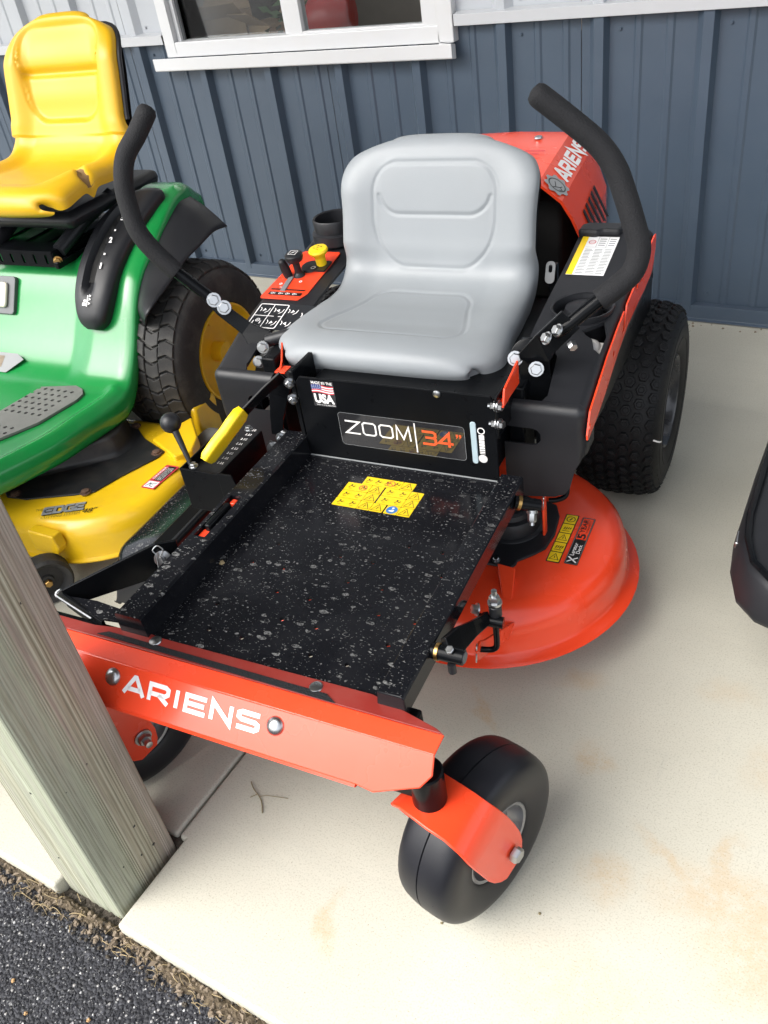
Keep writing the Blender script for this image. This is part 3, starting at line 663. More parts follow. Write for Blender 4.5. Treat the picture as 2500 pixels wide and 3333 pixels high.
# ---- frame rails
g = MB().prism([(.133, .400), (.137, .431), (.175, .431), (.178, .427), (.178, .392), (.174, .392), (.174, .40)], Fr((0, .60, 0), (1, 0, 0), (0, 0, 1), (0, 1, 0)), 0, .530)
rr_ = g.build('frame_rail', 'floor', mw, smooth=False, bevel=.0025)
g = MB().prism([(-.272, .400), (-.274, .441), (-.278, .444), (-.323, .444), (-.327, .440), (-.327, .33), (-.322, .33), (-.322, .40)], Fr((0, .575, 0), (1, 0, 0), (0, 0, 1), (0, 1, 0)), 0, .55)
cut = MB().bx(-.315, -.292, .80, .92, .43, .46)
g.build('frame_rail', 'floor', mw, smooth=False, cut=cut)
MB().bx(-.314, -.294, .892, .918, .424, .437).build('lift_link', 'red', mw, bevel=.002); MB().bx(-.312, -.300, .801, .815, .424, .437).build('lift_link', 'red', mw, bevel=.002)
MB().box((-.302, .862, .440), (.012, .07, .02)).build('link_bar', 'black', mw, bevel=.003)
# ---- bumper: lip, slope, face, lower return
fo = [(-.54, 0), (.2377, 0), (.2401, -.0275), (.2261, -.0470), (.162, -.0713), (.135, -.068), (-.43, -.068), (-.525, -.047), (-.54, -.0275)]
g = MB(); g.prism(fo, FB, -.004, 0)
bump_ = g.build('bumper', 'red', mw, smooth=False, bevel=.0015)
g = MB(); g.add([(-.54, 1.149, .4025), (.241, 1.149, .4025), (.2377, 1.1772, .3942), (-.54, 1.1772, .3942), (-.54, 1.147, .3985), (.241, 1.147, .3985), (.2377, 1.1745, .3905), (-.54, 1.1745, .3905)],
                [(0, 1, 2, 3), (4, 7, 6, 5), (0, 4, 5, 1), (1, 5, 6, 2), (3, 2, 6, 7), (0, 3, 7, 4)]); g.build('bumper_slope', 'red', bump_, smooth=False, bevel=.0012)
g = MB(); g.prism([(-.54, -1.1495), (.241, -1.1495), (.228, -1.143), (.168, -1.128), (.121, -1.117), (-.255, -1.119), (-.29, -1.114), (-.38, -1.128), (-.54, -1.128)], FZ(.4025), 0, .0025)
g.build('bumper_lip', 'lip', bump_, smooth=False, bevel=.001)
g = MB(); g.prism([(1.2225, .3440), (1.2195, .3405), (1.180, .322), (1.182, .319), (1.224, .3385), (1.2265, .3425)], Fr((-.43, 0, 0), (0, 1, 0), (0, 0, 1), (1, 0, 0)), 0, .565); g.build('lower_return', 'red', bump_, smooth=False)
g = MB(); g.prism([(-.362, -1.1440), (.06, -1.1492), (.078, -1.1492), (.058, -1.1380), (-.345, -1.1345)], FZ(.405), 0, .0014); g.build('grip_strip', 'foam', bump_, smooth=False)
for a, b in ((.037, 1.131), (-.256, 1.128)):
    MB().lathe((a, b, .405), (0, 0, 1), [(.0105, 0), (.0095, .0018), (.005, .0028), (1e-5, .003)], 16).build('rivet', 'zinc', bump_)
for a, z in ((-.3005, -.0235), (-.0020, -.0235)):
    MB().lathe(FB.p(a, z), FB.n, [(.0140, 0), (.0134, .0026), (.0105, .0056), (.0055, .0076), (1e-5, .0082)], 24).build('carriage_bolt', 'zinc', bump_)
letters(MB(), FB, 'ARIENS', -.2755, -.0415, .248, .0265, .0070, gap=.22, h=.0006).build('lettering', 'wtext', bump_, smooth=False)
# ---- front cross tube behind the bumper and caster pivots
MB().bx(-.53, .19, 1.105, 1.150, .31, .385).build('front_beam', 'black', mw, bevel=.004)

def caster(ca, cb, th, pa, pb, name_lab):
    """ca,cb wheel centre; th axle heading; pa,pb pivot axis"""
    e = V((math.cos(th), math.sin(th), 0)); d = V((-math.sin(th), math.cos(th), 0)); zz = V((0, 0, 1)); c = V((ca, cb, .14))
    w = MB()
    prof = [(.066, -.040), (.072, -.047), (.095, -.052), (.115, -.0515), (.131, -.043), (.1378, -.028), (.1398, -.0008), (.1385, 0), (.1395, .0008), (.137, .022), (.130, .040), (.115, .050), (.095, .052), (.072, .047), (.066, .040)]
    sp = spline([(r, h, 0) for r, h in prof[:7]], 4)[:-1] + [V((.1398, -.0012, 0)), V((.1366, 0, 0)), V((.1398, .0012, 0))] + list(reversed([V((q.x, -q.y, 0)) for q in spline([(r, h, 0) for r, h in prof[:7]], 4)[:-1]]))
    w.lathe(c, e, [(q.x, q.y) for q in sp], 64)
    ty = w.build('caster_tyre', 'tyre2', mw, ang=50)
    nub = MB()
    for i in range(26):
        for hh in (-.030, -.026, .027, .031):
            an = 2 * math.pi * (i + random.uniform(-.1, .1)) / 26; rad = d * math.cos(an) + zz * math.sin(an)
            p0 = c + e * hh + rad * (.1325 if abs(hh) > .028 else .1345); nub.tube([p0, p0 + rad * .0035 + e * hh * .05], [.0013, .0007], 5)
    nub.build('moulding_nubs', 'tyre2', ty, stuff=True)
    for s in (-1, 1):
        r = MB(); r.lathe(c, e * s, [(.068, .043), (.066, .0445), (.062, .043), (.060, .030), (.052, .020), (.035, .016), (.022, .018), (.020, .052), (.009, .053), (1e-5, .053)], 40); r.build('caster_rim', 'rim', ty)
    # strap fork: leg, bend, top, bend, leg; each station = (along axle, along travel, z, half width)
    tr = (V((pa, pb, 0)) - V((ca, cb, 0))); tx, tdv = tr.dot(e), tr.dot(d)
    st = [(.064, .000, .095, .018), (.064, .004, .108, .029), (.064, .010, .128, .038), (.064, .017, .150, .042), (.065, .030, .185, .043), (.066, .046, .225, .043), (.064, .057, .252, .042), (.055, .064, .272, .041), (.036, .067, .283, .041), (.012, .069, .286, .042)]
    st += [(-a_, b_, z_, h_ * (.98 if z_ > .27 else .85)) for a_, b_, z_, h_ in reversed(st)]
    rings = []; m = len(st)
    pts = [c * 1 + e * a_ + d * b_ + zz * (z_ - .14) for a_, b_, z_, h_ in st]
    for i, (a_, b_, z_, h_) in enumerate(st):
        t = (pts[min(i + 1, m - 1)] - pts[max(i - 1, 0)]).normalized(); wv = (d - t * d.dot(t)).normalized(); nv = t.cross(wv)
        rings.append([pts[i] + wv * h_ + nv * .003, pts[i] - wv * h_ + nv * .003, pts[i] - wv * h_ - nv * .003, pts[i] + wv * h_ - nv * .003])
    fk = MB().loft(rings); f = fk.build('caster_fork', 'red', mw, ang=50, bevel=.0016)
    for s in (-1, 1):
        MB().bolt(c + e * s * .067, e * s, .0125, .014, flange=(ca < 0), stud=0.012 if (s < 0 or ca < 0) else 0).build('axle_bolt', 'zinc', f)
    MB().lathe((pa, pb, .284), (0, 0, 1), [(.0245, 0), (.0245, .066), (.022, .068), (1e-5, .068)], 28).build('pivot_tube', 'black', mw)
caster(.253, 1.111, .306, .219, 1.175, '')
caster(-.432, 1.117, .42, -.473, 1.177, '')
MB().bx(.10, .205, 1.150, 1.190, .300, .332).build('pivot_bracket', 'black', mw, bevel=.003)

# ---- seat box and front panel
g = MB().bx(-.262, .112, .12, .580, .400, .548); g.build('seat_box', 'satin', mw, bevel=.003)
pn = MB().prism([(-.272, .400), (.126, .400), (.128, .56), (.120, .578), (-.262, .578), (-.272, .565)], Fr((0, .5805, 0), (1, 0, 0), (0, 0, 1), (0, 1, 0)), 0, .0045).build('front_panel', 'satin', mw, smooth=False, bevel=.0012)
MB().tube([(-.27, .5875, .402), (.125, .5875, .402)], .0016, 6).build('panel_seam', 'gprint', pn)
# made-in sticker
s_ = MB().prism(rrect(-.2385, .5185, -.1885, .574, .001), FP, .0001, .0005).build('country_sticker', 'dkstick', pn, smooth=False)
for tx_ in (('MADE IN THE', -.236, .5665, .045, .0058, .0008, .012), ('USA', -.235, .5255, .043, .0205, .0008, .05), ('WITH U.S. & GLOBAL PARTS', -.232, .5205, .041, .003, .0008)): put_text(MB_ := MB(), FP, *tx_); MB_.build('lettering', 'wtext', s_, smooth=False)
fx0, fx1, fz0, fz1 = -.2375, -.190, .5475, .5645
wavy = lambda x: .0016 * math.sin((x - fx0) / (fx1 - fx0) * 6.0)
for i in range(7):
    g = MB()
    for k in range(10):
        xa = fx0 + (fx1 - fx0) * k / 10; xb = fx0 + (fx1 - fx0) * (k + 1) / 10; za = fz0 + (fz1 - fz0) * i / 7; zb = fz0 + (fz1 - fz0) * (i + 1) / 7
        g.flat([(xa, za + wavy(xa)), (xb, za + wavy(xb)), (xb, zb + wavy(xb)), (xa, zb + wavy(xa))], FP, .0007)
    g.build('flag_stripe', 'flagred' if i % 2 == 0 else 'white', s_, smooth=False)
g = MB()
for k in range(5):
    xa = fx0 + .0044 * k; xb = xa + .0044; za = fz0 + (fz1 - fz0) * 3 / 7; g.flat([(xa, za + wavy(xa)), (xb, za + wavy(xb)), (xb, fz1 + wavy(xb)), (xa, fz1 + wavy(xa))], FP, .0009)
g.build('flag_canton', 'navy', s_, smooth=False)
g = MB()
for i in range(5):
    for j in range(3): x = fx0 + .0025 + i * .0042; z = fz0 + .0088 + j * .0032; g.flat(circ(x, z + wavy(x), .0008, 6), FP, .0011)
g.build('flag_star', 'white', s_, smooth=False)
# ZOOM | 34" plate
zp = MB().prism(rrect(-.191, .4375, .067, .5105, .007), FP, .0001, .0005).build('model_plate', 'film', pn, smooth=False)
MB().stroke(FP, rrect(-.1905, .438, .0665, .510, .007), .0008, True, .0008).build('plate_edge', 'gprint', zp, smooth=False)
letters(MB(), FP, 'ZOOM', -.1775, .4645, .1365, .0300, .0034, gap=.16, h=.0010, narrow='').build('lettering', 'wtext', zp, smooth=False)
MB().rect(FP, -.0325, .442, -.030, .506, .0010).build('divider', 'wtext', zp, smooth=False)
g = letters(MB(), FP, '34', -.0185, .4625, .062, .0300, .0050, gap=.14, h=.0010, narrow='')
for x in (.0495, .0555): g.flat([(x, .4925), (x + .0042, .4925), (x + .0042, .488), (x + .001, .4835), (x, .4835), (x + .0018, .488), (x, .488)], FP, .0010)
g.build('size_lettering', 'orangep', zp, smooth=False)
# sight gauge with its scale
MB().prism(rrect(.0785, .4355, .0895, .5235, .0045), FP, -.001, .002).build('sight_gauge', 'gauge', pn, bevel=.001)
g = MB(); ring2(g, FP, .0985, .5065, .0052, .0072, 20, .0006)
for z, hh in ((.493, .010), (.4835, .0068), (.4765, .0054), (.4705, .0042), (.4656, .0032), (.4615, .0022), (.4585, .0014)): g.rect(FP, .0935, z - hh / 2, .1035, z + hh / 2, .0006)
g.flat(circ(.0985, .4475, .0075, 18), FP, .0006); ring2(g, FP, .0985, .4475, .0078, .0086, 20, .0006); g.build('gauge_scale', 'wtext', pn, smooth=False)
MB().lathe((.0205, .585, .5725), (0, 1, 0), [(.0075, 0), (.007, .002), (.004, .0035), (1e-5, .0037)], 18).build('panel_screw', 'zinc', pn)
# side brackets with bolts either side of the panel
MB().bx(.1275, .1325, .50, .589, .495, .578).build('side_bracket', 'black', mw, bevel=.002)
for z in (.560, .524):
    MB().bolt((.1275, .583, z), (-1, .15, 0), .0072, .009, stud=.004).build('bolt', 'zinc', mw); MB().bolt((.1325, .583, z), (1, .15, 0), .0080, .009).build('bolt', 'zinc', mw)
MB().bx(-.286, -.276, .50, .582, .40, .585).build('side_bracket', 'black', mw, bevel=.002)
for z in (.562, .527): MB().bolt((-.286, .584, z), (.6, 1, 0), .0082, .009, stud=.009).build('bolt', 'zinc', mw)

# ---- grey seat
prof = [(.478, .528), (.493, .541), (.502, .562), (.494, .584), (.470, .597), (.42, .602), (.36, .599), (.30, .594), (.245, .591), (.20, .598), (.166, .620), (.147, .66), (.132, .71), (.116, .77), (.101, .82), (.086, .850), (.064, .866), (.040, .862), (.026, .842)]
SA = -.155
def hwf(s, b, z):
    if b > .19 and z < .62:
        w = interp(b, ((.19, .224), (.30, .233), (.43, .246), (.502, .248)))
        w -= .050 * sstep(.40, .512, b) ** 2 + .012 * sstep(.57, .528, z)
    else:
        w = interp(z, ((.60, .224), (.66, .220), (.72, .219), (.79, .222), (.83, .221)))
        w *= max(.05, 1 - max(0, (z - .760) / .1105) ** 3.3) ** (1 / 3.3)
        if b < .064: w = .120
    return w
def groove(x, s, b, z):
    g = 0.0
    if z > .615 and b < .17:
        d = sd_box(x, z - .724, .139 - .022 * sstep(.72, .62, z), .100, .055); g -= .0024 * math.exp(-(d / .0032) ** 2); g += .0006 * sstep(.006, -.006, d)
        if z > .70:
            d2 = sd_box(x, z - .783, .128, .058, .05)
            if z < .765: g -= .0026 * math.exp(-(d2 / .0032) ** 2)
            g += .0010 * sstep(.004, -.008, d2)
    elif z < .63 and b < .47:
        hx = .150 - .06 * 0; xs = x
        d = sd_box(xs, b - .318, .158 - .045 * sstep(.42, .22, b), .106, .04); g -= .0026 * math.exp(-(d / .0032) ** 2); g -= .0012 * sstep(.004, -.01, d)
    return g
def lift(u, s, b, z):
    k = .014 * sstep(.55, .92, abs(u)) * (1 if z > .615 or b < .30 else sstep(.50, .30, b)) * sstep(.86, .76, z)
    q = sstep(.598, .67, z) * sstep(.25, .17, b)
    k += q * .010 * u * u * sstep(.86, .76, z) - (1 - q) * .008 * (1 - u * u) * sstep(.46, .36, b)
    return k
gg, bk = seat_surface(prof, hwf, SA, .036, 3.6, groove, lift)
st_ = grid_mb(gg).build('seat', 'seat', mw, ang=80)
grid_mb(bk).build('seat_shell', 'plastic', st_, ang=80)
# black seat pan under the cushion
g = MB()
def pan(ds, z): return [V((SA + x, b, z)) for x, b in [(q[0], q[1]) for q in [( -.21 - ds, .14), (-.235 - ds, .25), (-.238 - ds, .40), (-.222 - ds, .462 + ds), (-.19, .490 + ds), (0, .502 + ds), (.19, .490 + ds), (.222 + ds, .462 + ds), (.238 + ds, .40), (.235 + ds, .25), (.21 + ds, .14)]]]
g.loft([pan(-.02, .505), pan(.004, .508), pan(.010, .516), pan(.010, .534), pan(.004, .544)]); g.build('seat_pan', 'plastic', st_, ang=50)
MB().loft([pan(-.014, .528), pan(-.009, .540), pan(-.010, .570)]).build('cushion_underside', 'seat', st_, ang=50)
# red hinge tabs either side
g = MB().prism([(-.60, .545), (-.50, .545), (-.44, .60), (-.60 + .05, .60)], Fr((.140, 0, 0), (0, -1, 0), (0, 0, 1), (1, 0, 0)), 0, .003)
g = MB(); g.add([(.140, .50, .56), (.140, .586, .562), (.144, .586, .562), (.144, .50, .56), (.140, .50, .605), (.140, .575, .590), (.144, .575, .590), (.144, .50, .605)], [(0, 1, 2, 3), (4, 7, 6, 5), (0, 4, 5, 1), (1, 5, 6, 2), (2, 6, 7, 3), (3, 7, 4, 0)]); g.bx(.122, .144, .56, .588, .560, .563); g.build('hinge_tab', 'red', mw, smooth=False, bevel=.001)
g = MB(); g.add([(-.372, .47, .54), (-.344, .53, .552), (-.340, .53, .552), (-.368, .47, .54), (-.374, .46, .578), (-.352, .505, .562), (-.348, .505, .562), (-.370, .46, .578)], [(0, 1, 2, 3), (4, 7, 6, 5), (0, 4, 5, 1), (1, 5, 6, 2), (2, 6, 7, 3), (3, 7, 4, 0)]); g.bx(-.352, -.328, .508, .535, .549, .553); g.build('hinge_tab', 'red', mw, smooth=False, bevel=.001)

# ---- fenders (mirrored pair about a = -0.13)
FT = [(.5025, .5298), (.485, .5355), (.46, .545), (.43, .555), (.40, .566), (.33, .584), (.22, .602), (.12, .615), (.03, .631), (-.02, .640), (-.040, .641), (-.050, .636), (-.056, .622)]
def fz(b):
    if b > FT[0][0]: return FT[0][1]
    for (b0, z0), (b1, z1) in zip(FT, FT[1:]):
        if b <= b0 and b >= b1: return z0 + (z1 - z0) * (b - b0) / (b1 - b0)
    return FT[-1][1]
def fender(sg):
    X = lambda d: -.13 + sg * d          # d = distance from the centre line, 0.25 inner ... 0.40 outer
    g = MB(); rings = []
    bb = spline([(b, 0, z) for b, z in FT], 4)
    for q in bb:
        ins = .25; ou = .397 
        rings.append([V((X(ins), q.x, q.z - .006)), V((X(ins), q.x, q.z)), V((X(.32), q.x, q.z + .001)), V((X(ou - .018), q.x, q.z)), V((X(ou - .009), q.x, q.z - .0025)), V((X(ou - .0025), q.x, q.z - .009)), V((X(ou), q.x, q.z - .018)), V((X(ou + .002), q.x, q.z - .075 - .02 * sstep(.3, 0, q.x))), V((X(ou - .002), q.x, q.z - .075 - .02 * sstep(.3, 0, q.x))), V((X(ou - .006), q.x, q.z - .016)), V((X(ou - .02), q.x, q.z - .006))])
    g.loft(rings)
    cut = MB(); cut.prism([(X(d), -b) for d, b in ((.20, .505), (.315, .503), (.322, .49), (.315, .40), (.30, .378), (.20, .372))], FZ(.45), 0, .3)
    if sg > 0: cut.lathe((X(.325), .262, .5), (0, 0, 1), [(.056, 0), (.056, .3)], 28, True, True)
    if sg > 0: cut.prism([(a, -b) for a, b in ((.212, .330), (.246, .300), (.259, .335), (.258, .385), (.246, .378), (.236, .352), (.222, .342))], FZ(.45), 0, .3)
    f = g.build('fender', 'plastic', mw, ang=45, cut=cut)
    # front: a rounded shell, cut to its outline and open slot
    def plan(ins, z):
        r = .018 - ins; out = [(.247, .5205 - ins), (.31, .5205 - ins)]
        for i in range(9): t = R(90 - 90 * i / 8); out.append((.379 + r * math.cos(t), .5025 + r * math.sin(t)))
        out += [(.379 + r, .48), (.379 + r, .455)]
        return [V((X(d_), b_, z)) for d_, b_ in out]
    rg = [plan(0, z) for z in (.32, .40, .45, .48, .512)] + [plan(.018 * (1 - math.cos(R(t))), .512 + .018 * math.sin(R(t))) for t in (15, 30, 45, 60, 75, 89)]
    FXZ = Fr((0, 0, 0), (1, 0, 0), (0, 0, 1), (0, 1, 0))
    cut = MB().prism([(X(d_), z_) for d_, z_ in [(.20, .446), (.30, .446), (.310, .449), (.316, .4565), (.316, .4705), (.310, .478), (.30, .481), (.20, .482)]], FXZ, .49, .56)
    cut.prism([(X(d_), z_) for d_, z_ in [(.42, .447), (.392, .428), (.378, .40), (.369, .36), (.360, .344), (.340, .335), (.285, .327), (.262, .335), (.251, .356), (.20, .36), (.20, .28), (.45, .28), (.45, .447)]], FXZ, .40, .60)
    MB().loft(rg, False, False, False).build('fender_front', 'plastic', f, ang=60, cut=cut, solid=.004 if sg > 0 else .004)
    MB().bolt((X(.318), .500, .470), (0, 1, .15), .0095, .010, flange=False).build('bolt', 'zinc', f)
    # bracket behind the slot so that it is not empty
    MB().bx(min(X(.30), X(.345)), max(X(.30), X(.345)), .47, .4985, .43, .50).build('fender_bracket', 'black', f, bevel=.002)
    return f
fr_ = fender(1); fl_ = fender(-1)
# orange side plate on the right fender, with letter-shaped cut-outs
up_ = [(b, fz(b) + .001 - .010) for b in (.505, .44, .38, .30, .22, .14, .06, 0, -.03, -.045)]
lo_ = [(-.045, .60), (-.03, .570), (-.01, .556), (.06, .550), (.14, .548), (.22, .543), (.30, .524), (.38, .498), (.44, .482), (.515, .470), (.523, .472), (.524, .482)]
g = MB().prism([(b, z) for b, z in up_ + lo_], Fr((.2695, 0, 0), (0, 1, 0), (0, 0, 1), (1, 0, 0)), 0, .003); cut = MB()
FS = Fr((.27, 0, 0), (0, 1, 0), (0, 0, 1), (1, 0, 0))
for b0, b1, z0, z1, k in ((.245, .265, .55, .592, .02), (.13, .15, .585, .64, .012), (.085, .105, .585, .64, .012), (.02, .036, .60, .65, .010)):
    cut.prism([(b0, z0), (b1, z0), (b1 - k, z1), (b0 - k, z1)], FS, -.02, .02)
for b, z in ((.51, .492), (.335, .545)): cut.prism(circ(b, z, .006, 12), FS, -.02, .02)
g.build('side_plate', 'red', fr_, smooth=False, cut=cut)
MB().prism([(-.048, .61), (.25, .575), (.51, .50), (.515, .47), (.40, .46), (-.048, .46)], Fr((.2655, 0, 0), (0, 1, 0), (0, 0, 1), (1, 0, 0)), 0, .003).build('side_plate_backing', 'satin', fr_, bevel=.001)
# warning label, cup well with fuel cap, latch block on the right fender
def onf(b, d=.0012): return fz(b) + d
def slope_frame(a0, b0, b1):
    z0, z1 = onf(b0), onf(b1); ey = V((0, b1 - b0, z1 - z0)).normalized(); return Fr((a0, b0, z0), (1, 0, 0), ey, V((0, -ey.z, ey.y)) if ey.y > 0 else V((0, ey.z, -ey.y)))
LF = slope_frame(.130, .145, .0)
lb = MB().prism([(0, 0), (.077, 0), (.077, .145), (0, .145)], LF, .0003, .0008).build('warning_label', 'white', fr_, smooth=False)
MB().rect(LF, 0, 0, .013, .145, .0011).build('yellow_band', 'ystick', lb, smooth=False)
g = MB()
for i in range(17):
    y = .006 + i * .0055
    for x0, x1 in ((.0165, .034), (.037, .055), (.058, .074)):
        g.rect(LF, x0, y, x0 + (x1 - x0) * random.uniform(.75, 1), y + .0022, .0011)
for x in (.0355, .0565): g.rect(LF, x, .103, x + .0008, .144, .0011)
g.rect(LF, .016, .103, .076, .1038, .0011)
for i in range(4):
    g.rect(LF, .039, .110 + i * .008, .053, .113 + i * .008, .0011); g.rect(LF, .060, .110 + i * .008, .073, .113 + i * .008, .0011)
g.build('print', 'gprint', lb, smooth=False)
g = MB(); ring2(g, LF, .025, .123, .0062, .0078, 18, .0011); g.rect(LF, .0195, .1222, .0305, .1238, .0011); g.build('prohibition_mark', 'flagred', lb, smooth=False)
cw = MB(); cz = fz(.262)
cw.lathe((.195, .262, cz - .07), (0, 0, 1), [(1e-4, 0), (.050, 0), (.054, .01), (.0555, .060), (.061, .0755), (.0605, .078), (.056, .0765), (.0535, .060), (.052, .012), (1e-4, .004)], 36); cw.build('cup_well', 'plastic', fr_)
g = MB(); g.lathe((.192, .245, cz - .064), (0, 0, 1), [(.036, 0), (.038, .03), (.038, .050), (.034, .062), (.02, .067), (1e-4, .068)], 24); 
for k in range(14): a_ = k * 2 * math.pi / 14; g.box((.192 + .038 * math.cos(a_), .245 + .038 * math.sin(a_), cz - .032), (.006, .006, .034), Matrix.Rotation(a_, 3, 'Z'))
g.build('fuel_cap', 'plastic', fr_)
g = MB(); g.bx(.185, .262, .318, .40, .50, .560); g.lathe((.225, .345, .558), (0, 0, 1), [(.026, 0), (.024, .010), (1e-4, .012)], 20); g.build('fuel_tank', 'tank', fr_, bevel=.008)
g = MB().prism([(.118, -.002), (.160, -.006), (.168, .004), (.205, .004), (.210, .040), (.200, .048), (.130, .046), (.118, .034)], Fr((0, 0, 0), (1, 0, 0), (0, -1, 0), (0, 0, 1)), .634, .652)
g.build('latch_block', 'plastic', fr_, smooth=False, bevel=.006, seg=3)
MB().bx(.086, .104, .10, .118, .56, .62).build('tank_strap', 'black', mw, bevel=.002)
g = MB().prism(rrect(-.010, 0, .010, .045, .009), Fr((.092, .13, .585), (1, 0, 0), (0, -.4, .92), (0, .92, .4)), 0, .003); cut = MB().prism(rrect(-.004, .022, .004, .038, .0038), Fr((.092, .13, .585), (1, 0, 0), (0, -.4, .92), (0, .92, .4)), -.01, .01)
g.build('strap_end', 'greypl', mw, smooth=False, cut=cut)
# ---- controls on the left fender
CF = slope_frame(-.524, .30, .10)
cp = MB().prism([(.004, .004), (.100, .004), (.112, .03), (.112, .200), (.108, .206), (.018, .206), (.011, .20), (.000, .010)], CF, .0004, .0030).build('control_panel', 'red', fl_, smooth=False, bevel=.0012)
g = MB(); g.rect(CF, .015, .018, .10, .030, .0034); g.rect(CF, .012, .038, .10, .043, .0034); g.build('panel_band', 'blackp', cp, smooth=False)
g = MB()
for x in (.024, .044, .062, .080): ring2(g, CF, x, .024, .0022, .0038, 10, .0038); g.rect(CF, x + .005, .0225, x + .008, .0255, .0038)
for x, y in ((.026, .062), (.071, .075)): ring2(g, CF, x, y, .002, .004, 10, .0036)
g.rect(CF, .03, .048, .045, .050, .0036); g.build('panel_print', 'wtext', cp, smooth=False)
g = MB(); g.prism([(.040, .034), (.052, .034), (.045, .09), (.034, .09)], CF, .003, .006); g.build('throttle_arm', 'gprint', cp, smooth=False)
q0 = CF.p(.030, .093, .006); q1 = CF.p(.026, .090, .040)
g = MB(); g.tube([q0 + V((0, .0, 0)), q0.lerp(q1, .5), q1], [.010, .011, .009], 14); g.sphere(q1, .009, 14, 8); g.sphere(q0, .010, 14, 8); g.build('throttle_knob', 'plastic', cp)
q0 = CF.p(.055, .10, .002); n_ = CF.n
g = MB(); g.lathe(q0, n_, [(.014, 0), (.012, .006), (.008, .010), (.008, .034), (.018, .040), (.021, .047), (.0205, .054), (.017, .057), (1e-4, .058)], 24); kn = g.build('choke_knob', 'plastic', cp)
KF = Fr(q0 + n_ * .0586, CF.ex, CF.ey, n_); g = MB(); g.stroke(KF, [(-.009, -.008), (.009, -.008), (.009, .008), (-.009, .008)], .0013, True); g.stroke(KF, [(-.005, -.004), (.001, .001), (-.001, .001), (.005, .005)], .0016); g.build('knob_mark', 'wtext', kn, smooth=False)
q0 = CF.p(.068, .135, .002); MB().lathe(q0, n_, [(.024, 0), (.022, .006), (1e-4, .007)], 24).build('key_boss', 'plastic', cp)
g = MB(); KF2 = Fr(q0 + n_ * .0075, CF.ex, CF.ey, n_); g.stroke(KF2, circ(.012, -.01, .0055, 6), .0012, True); g.build('key_mark', 'wtext', cp, smooth=False)
MB().prism(rrect(.078, .118, .112, .160, .004), CF, .003, .007).build('switch_plate', 'blackp', cp, smooth=False)
q0 = CF.p(.092, .145, .006); g = MB(); g.lathe(q0, n_, [(.012, 0), (.012, .018), (.014, .024), (.0215, .031), (.0230, .036), (.021, .040), (1e-4, .0425)], 24); yk = g.build('blade_switch_knob', 'ygrip', cp)
KF = Fr(q0 + n_ * .0428, CF.ex, CF.ey, n_); g = MB()
for x, y in ((-.008, -.004), (.007, .004), (.002, -.008), (-.002, .008), (0, 0)): g.stroke(KF, [(x - .003, y), (x, y + .002), (x + .003, y - .001)], .0015)
g.build('knob_mark', 'blackp', yk, smooth=False)
IF_ = slope_frame(-.508, .393, .315)
ib = MB().prism(rrect(-.002, -.002, .15, .084, .003), IF_, .0004, .0009).build('icon_label', 'dkstick', fl_, smooth=False)
g = MB(); g.stroke(IF_, rrect(.002, .002, .074, .080, .004), .0026, True, .0012); g.rect(IF_, .002, .040, .074, .042, .0012); g.rect(IF_, .0365, .003, .0385, .079, .0012)
for cx, cy, k in ((.020, .060, 1), (.056, .060, -1), (.056, .020, 1), (.020, .020, 0), (.092, .060, 1), (.092, .02, -1), (.128, .05, 1)):
    if k: g.flat([(cx - .004 * k, cy - .005), (cx + .005 * k, cy), (cx - .001 * k, cy + .006)], IF_, .0012); g.stroke(IF_, [(cx - .012, cy + .008), (cx - .008, cy + .002), (cx - .009, cy - .005)], .002, False, .0012); g.stroke(IF_, [(cx + .004, cy - .009), (cx + .010, cy - .004), (cx + .012, cy + .006)], .002, False, .0012)
    else: g.stroke(IF_, circ(cx, cy + .006, .005, 10), .0016, True, .0012); g.stroke(IF_, [(cx - .002, cy + .003), (cx - .002, cy + .009), (cx + .002, cy + .003), (cx + .002, cy + .009)], .0012, False, .0012); g.rect(IF_, cx - .011, cy - .006, cx - .008, cy + .004, .0012); g.rect(IF_, cx + .007, cy - .006, cx + .010, cy + .004, .0012)
g.build('icons', 'wtext', ib, smooth=False)
# cup holder on the left rear
g = MB(); g.lathe((-.452, .035, .630), (0, 0, 1), [(.058, 0), (.057, .022), (.050, .025), (.052, .052), (.050, .055), (.046, .053), (.044, -.02), (1e-4, -.02)], 32); g.build('cup_holder', 'plastic', fl_)

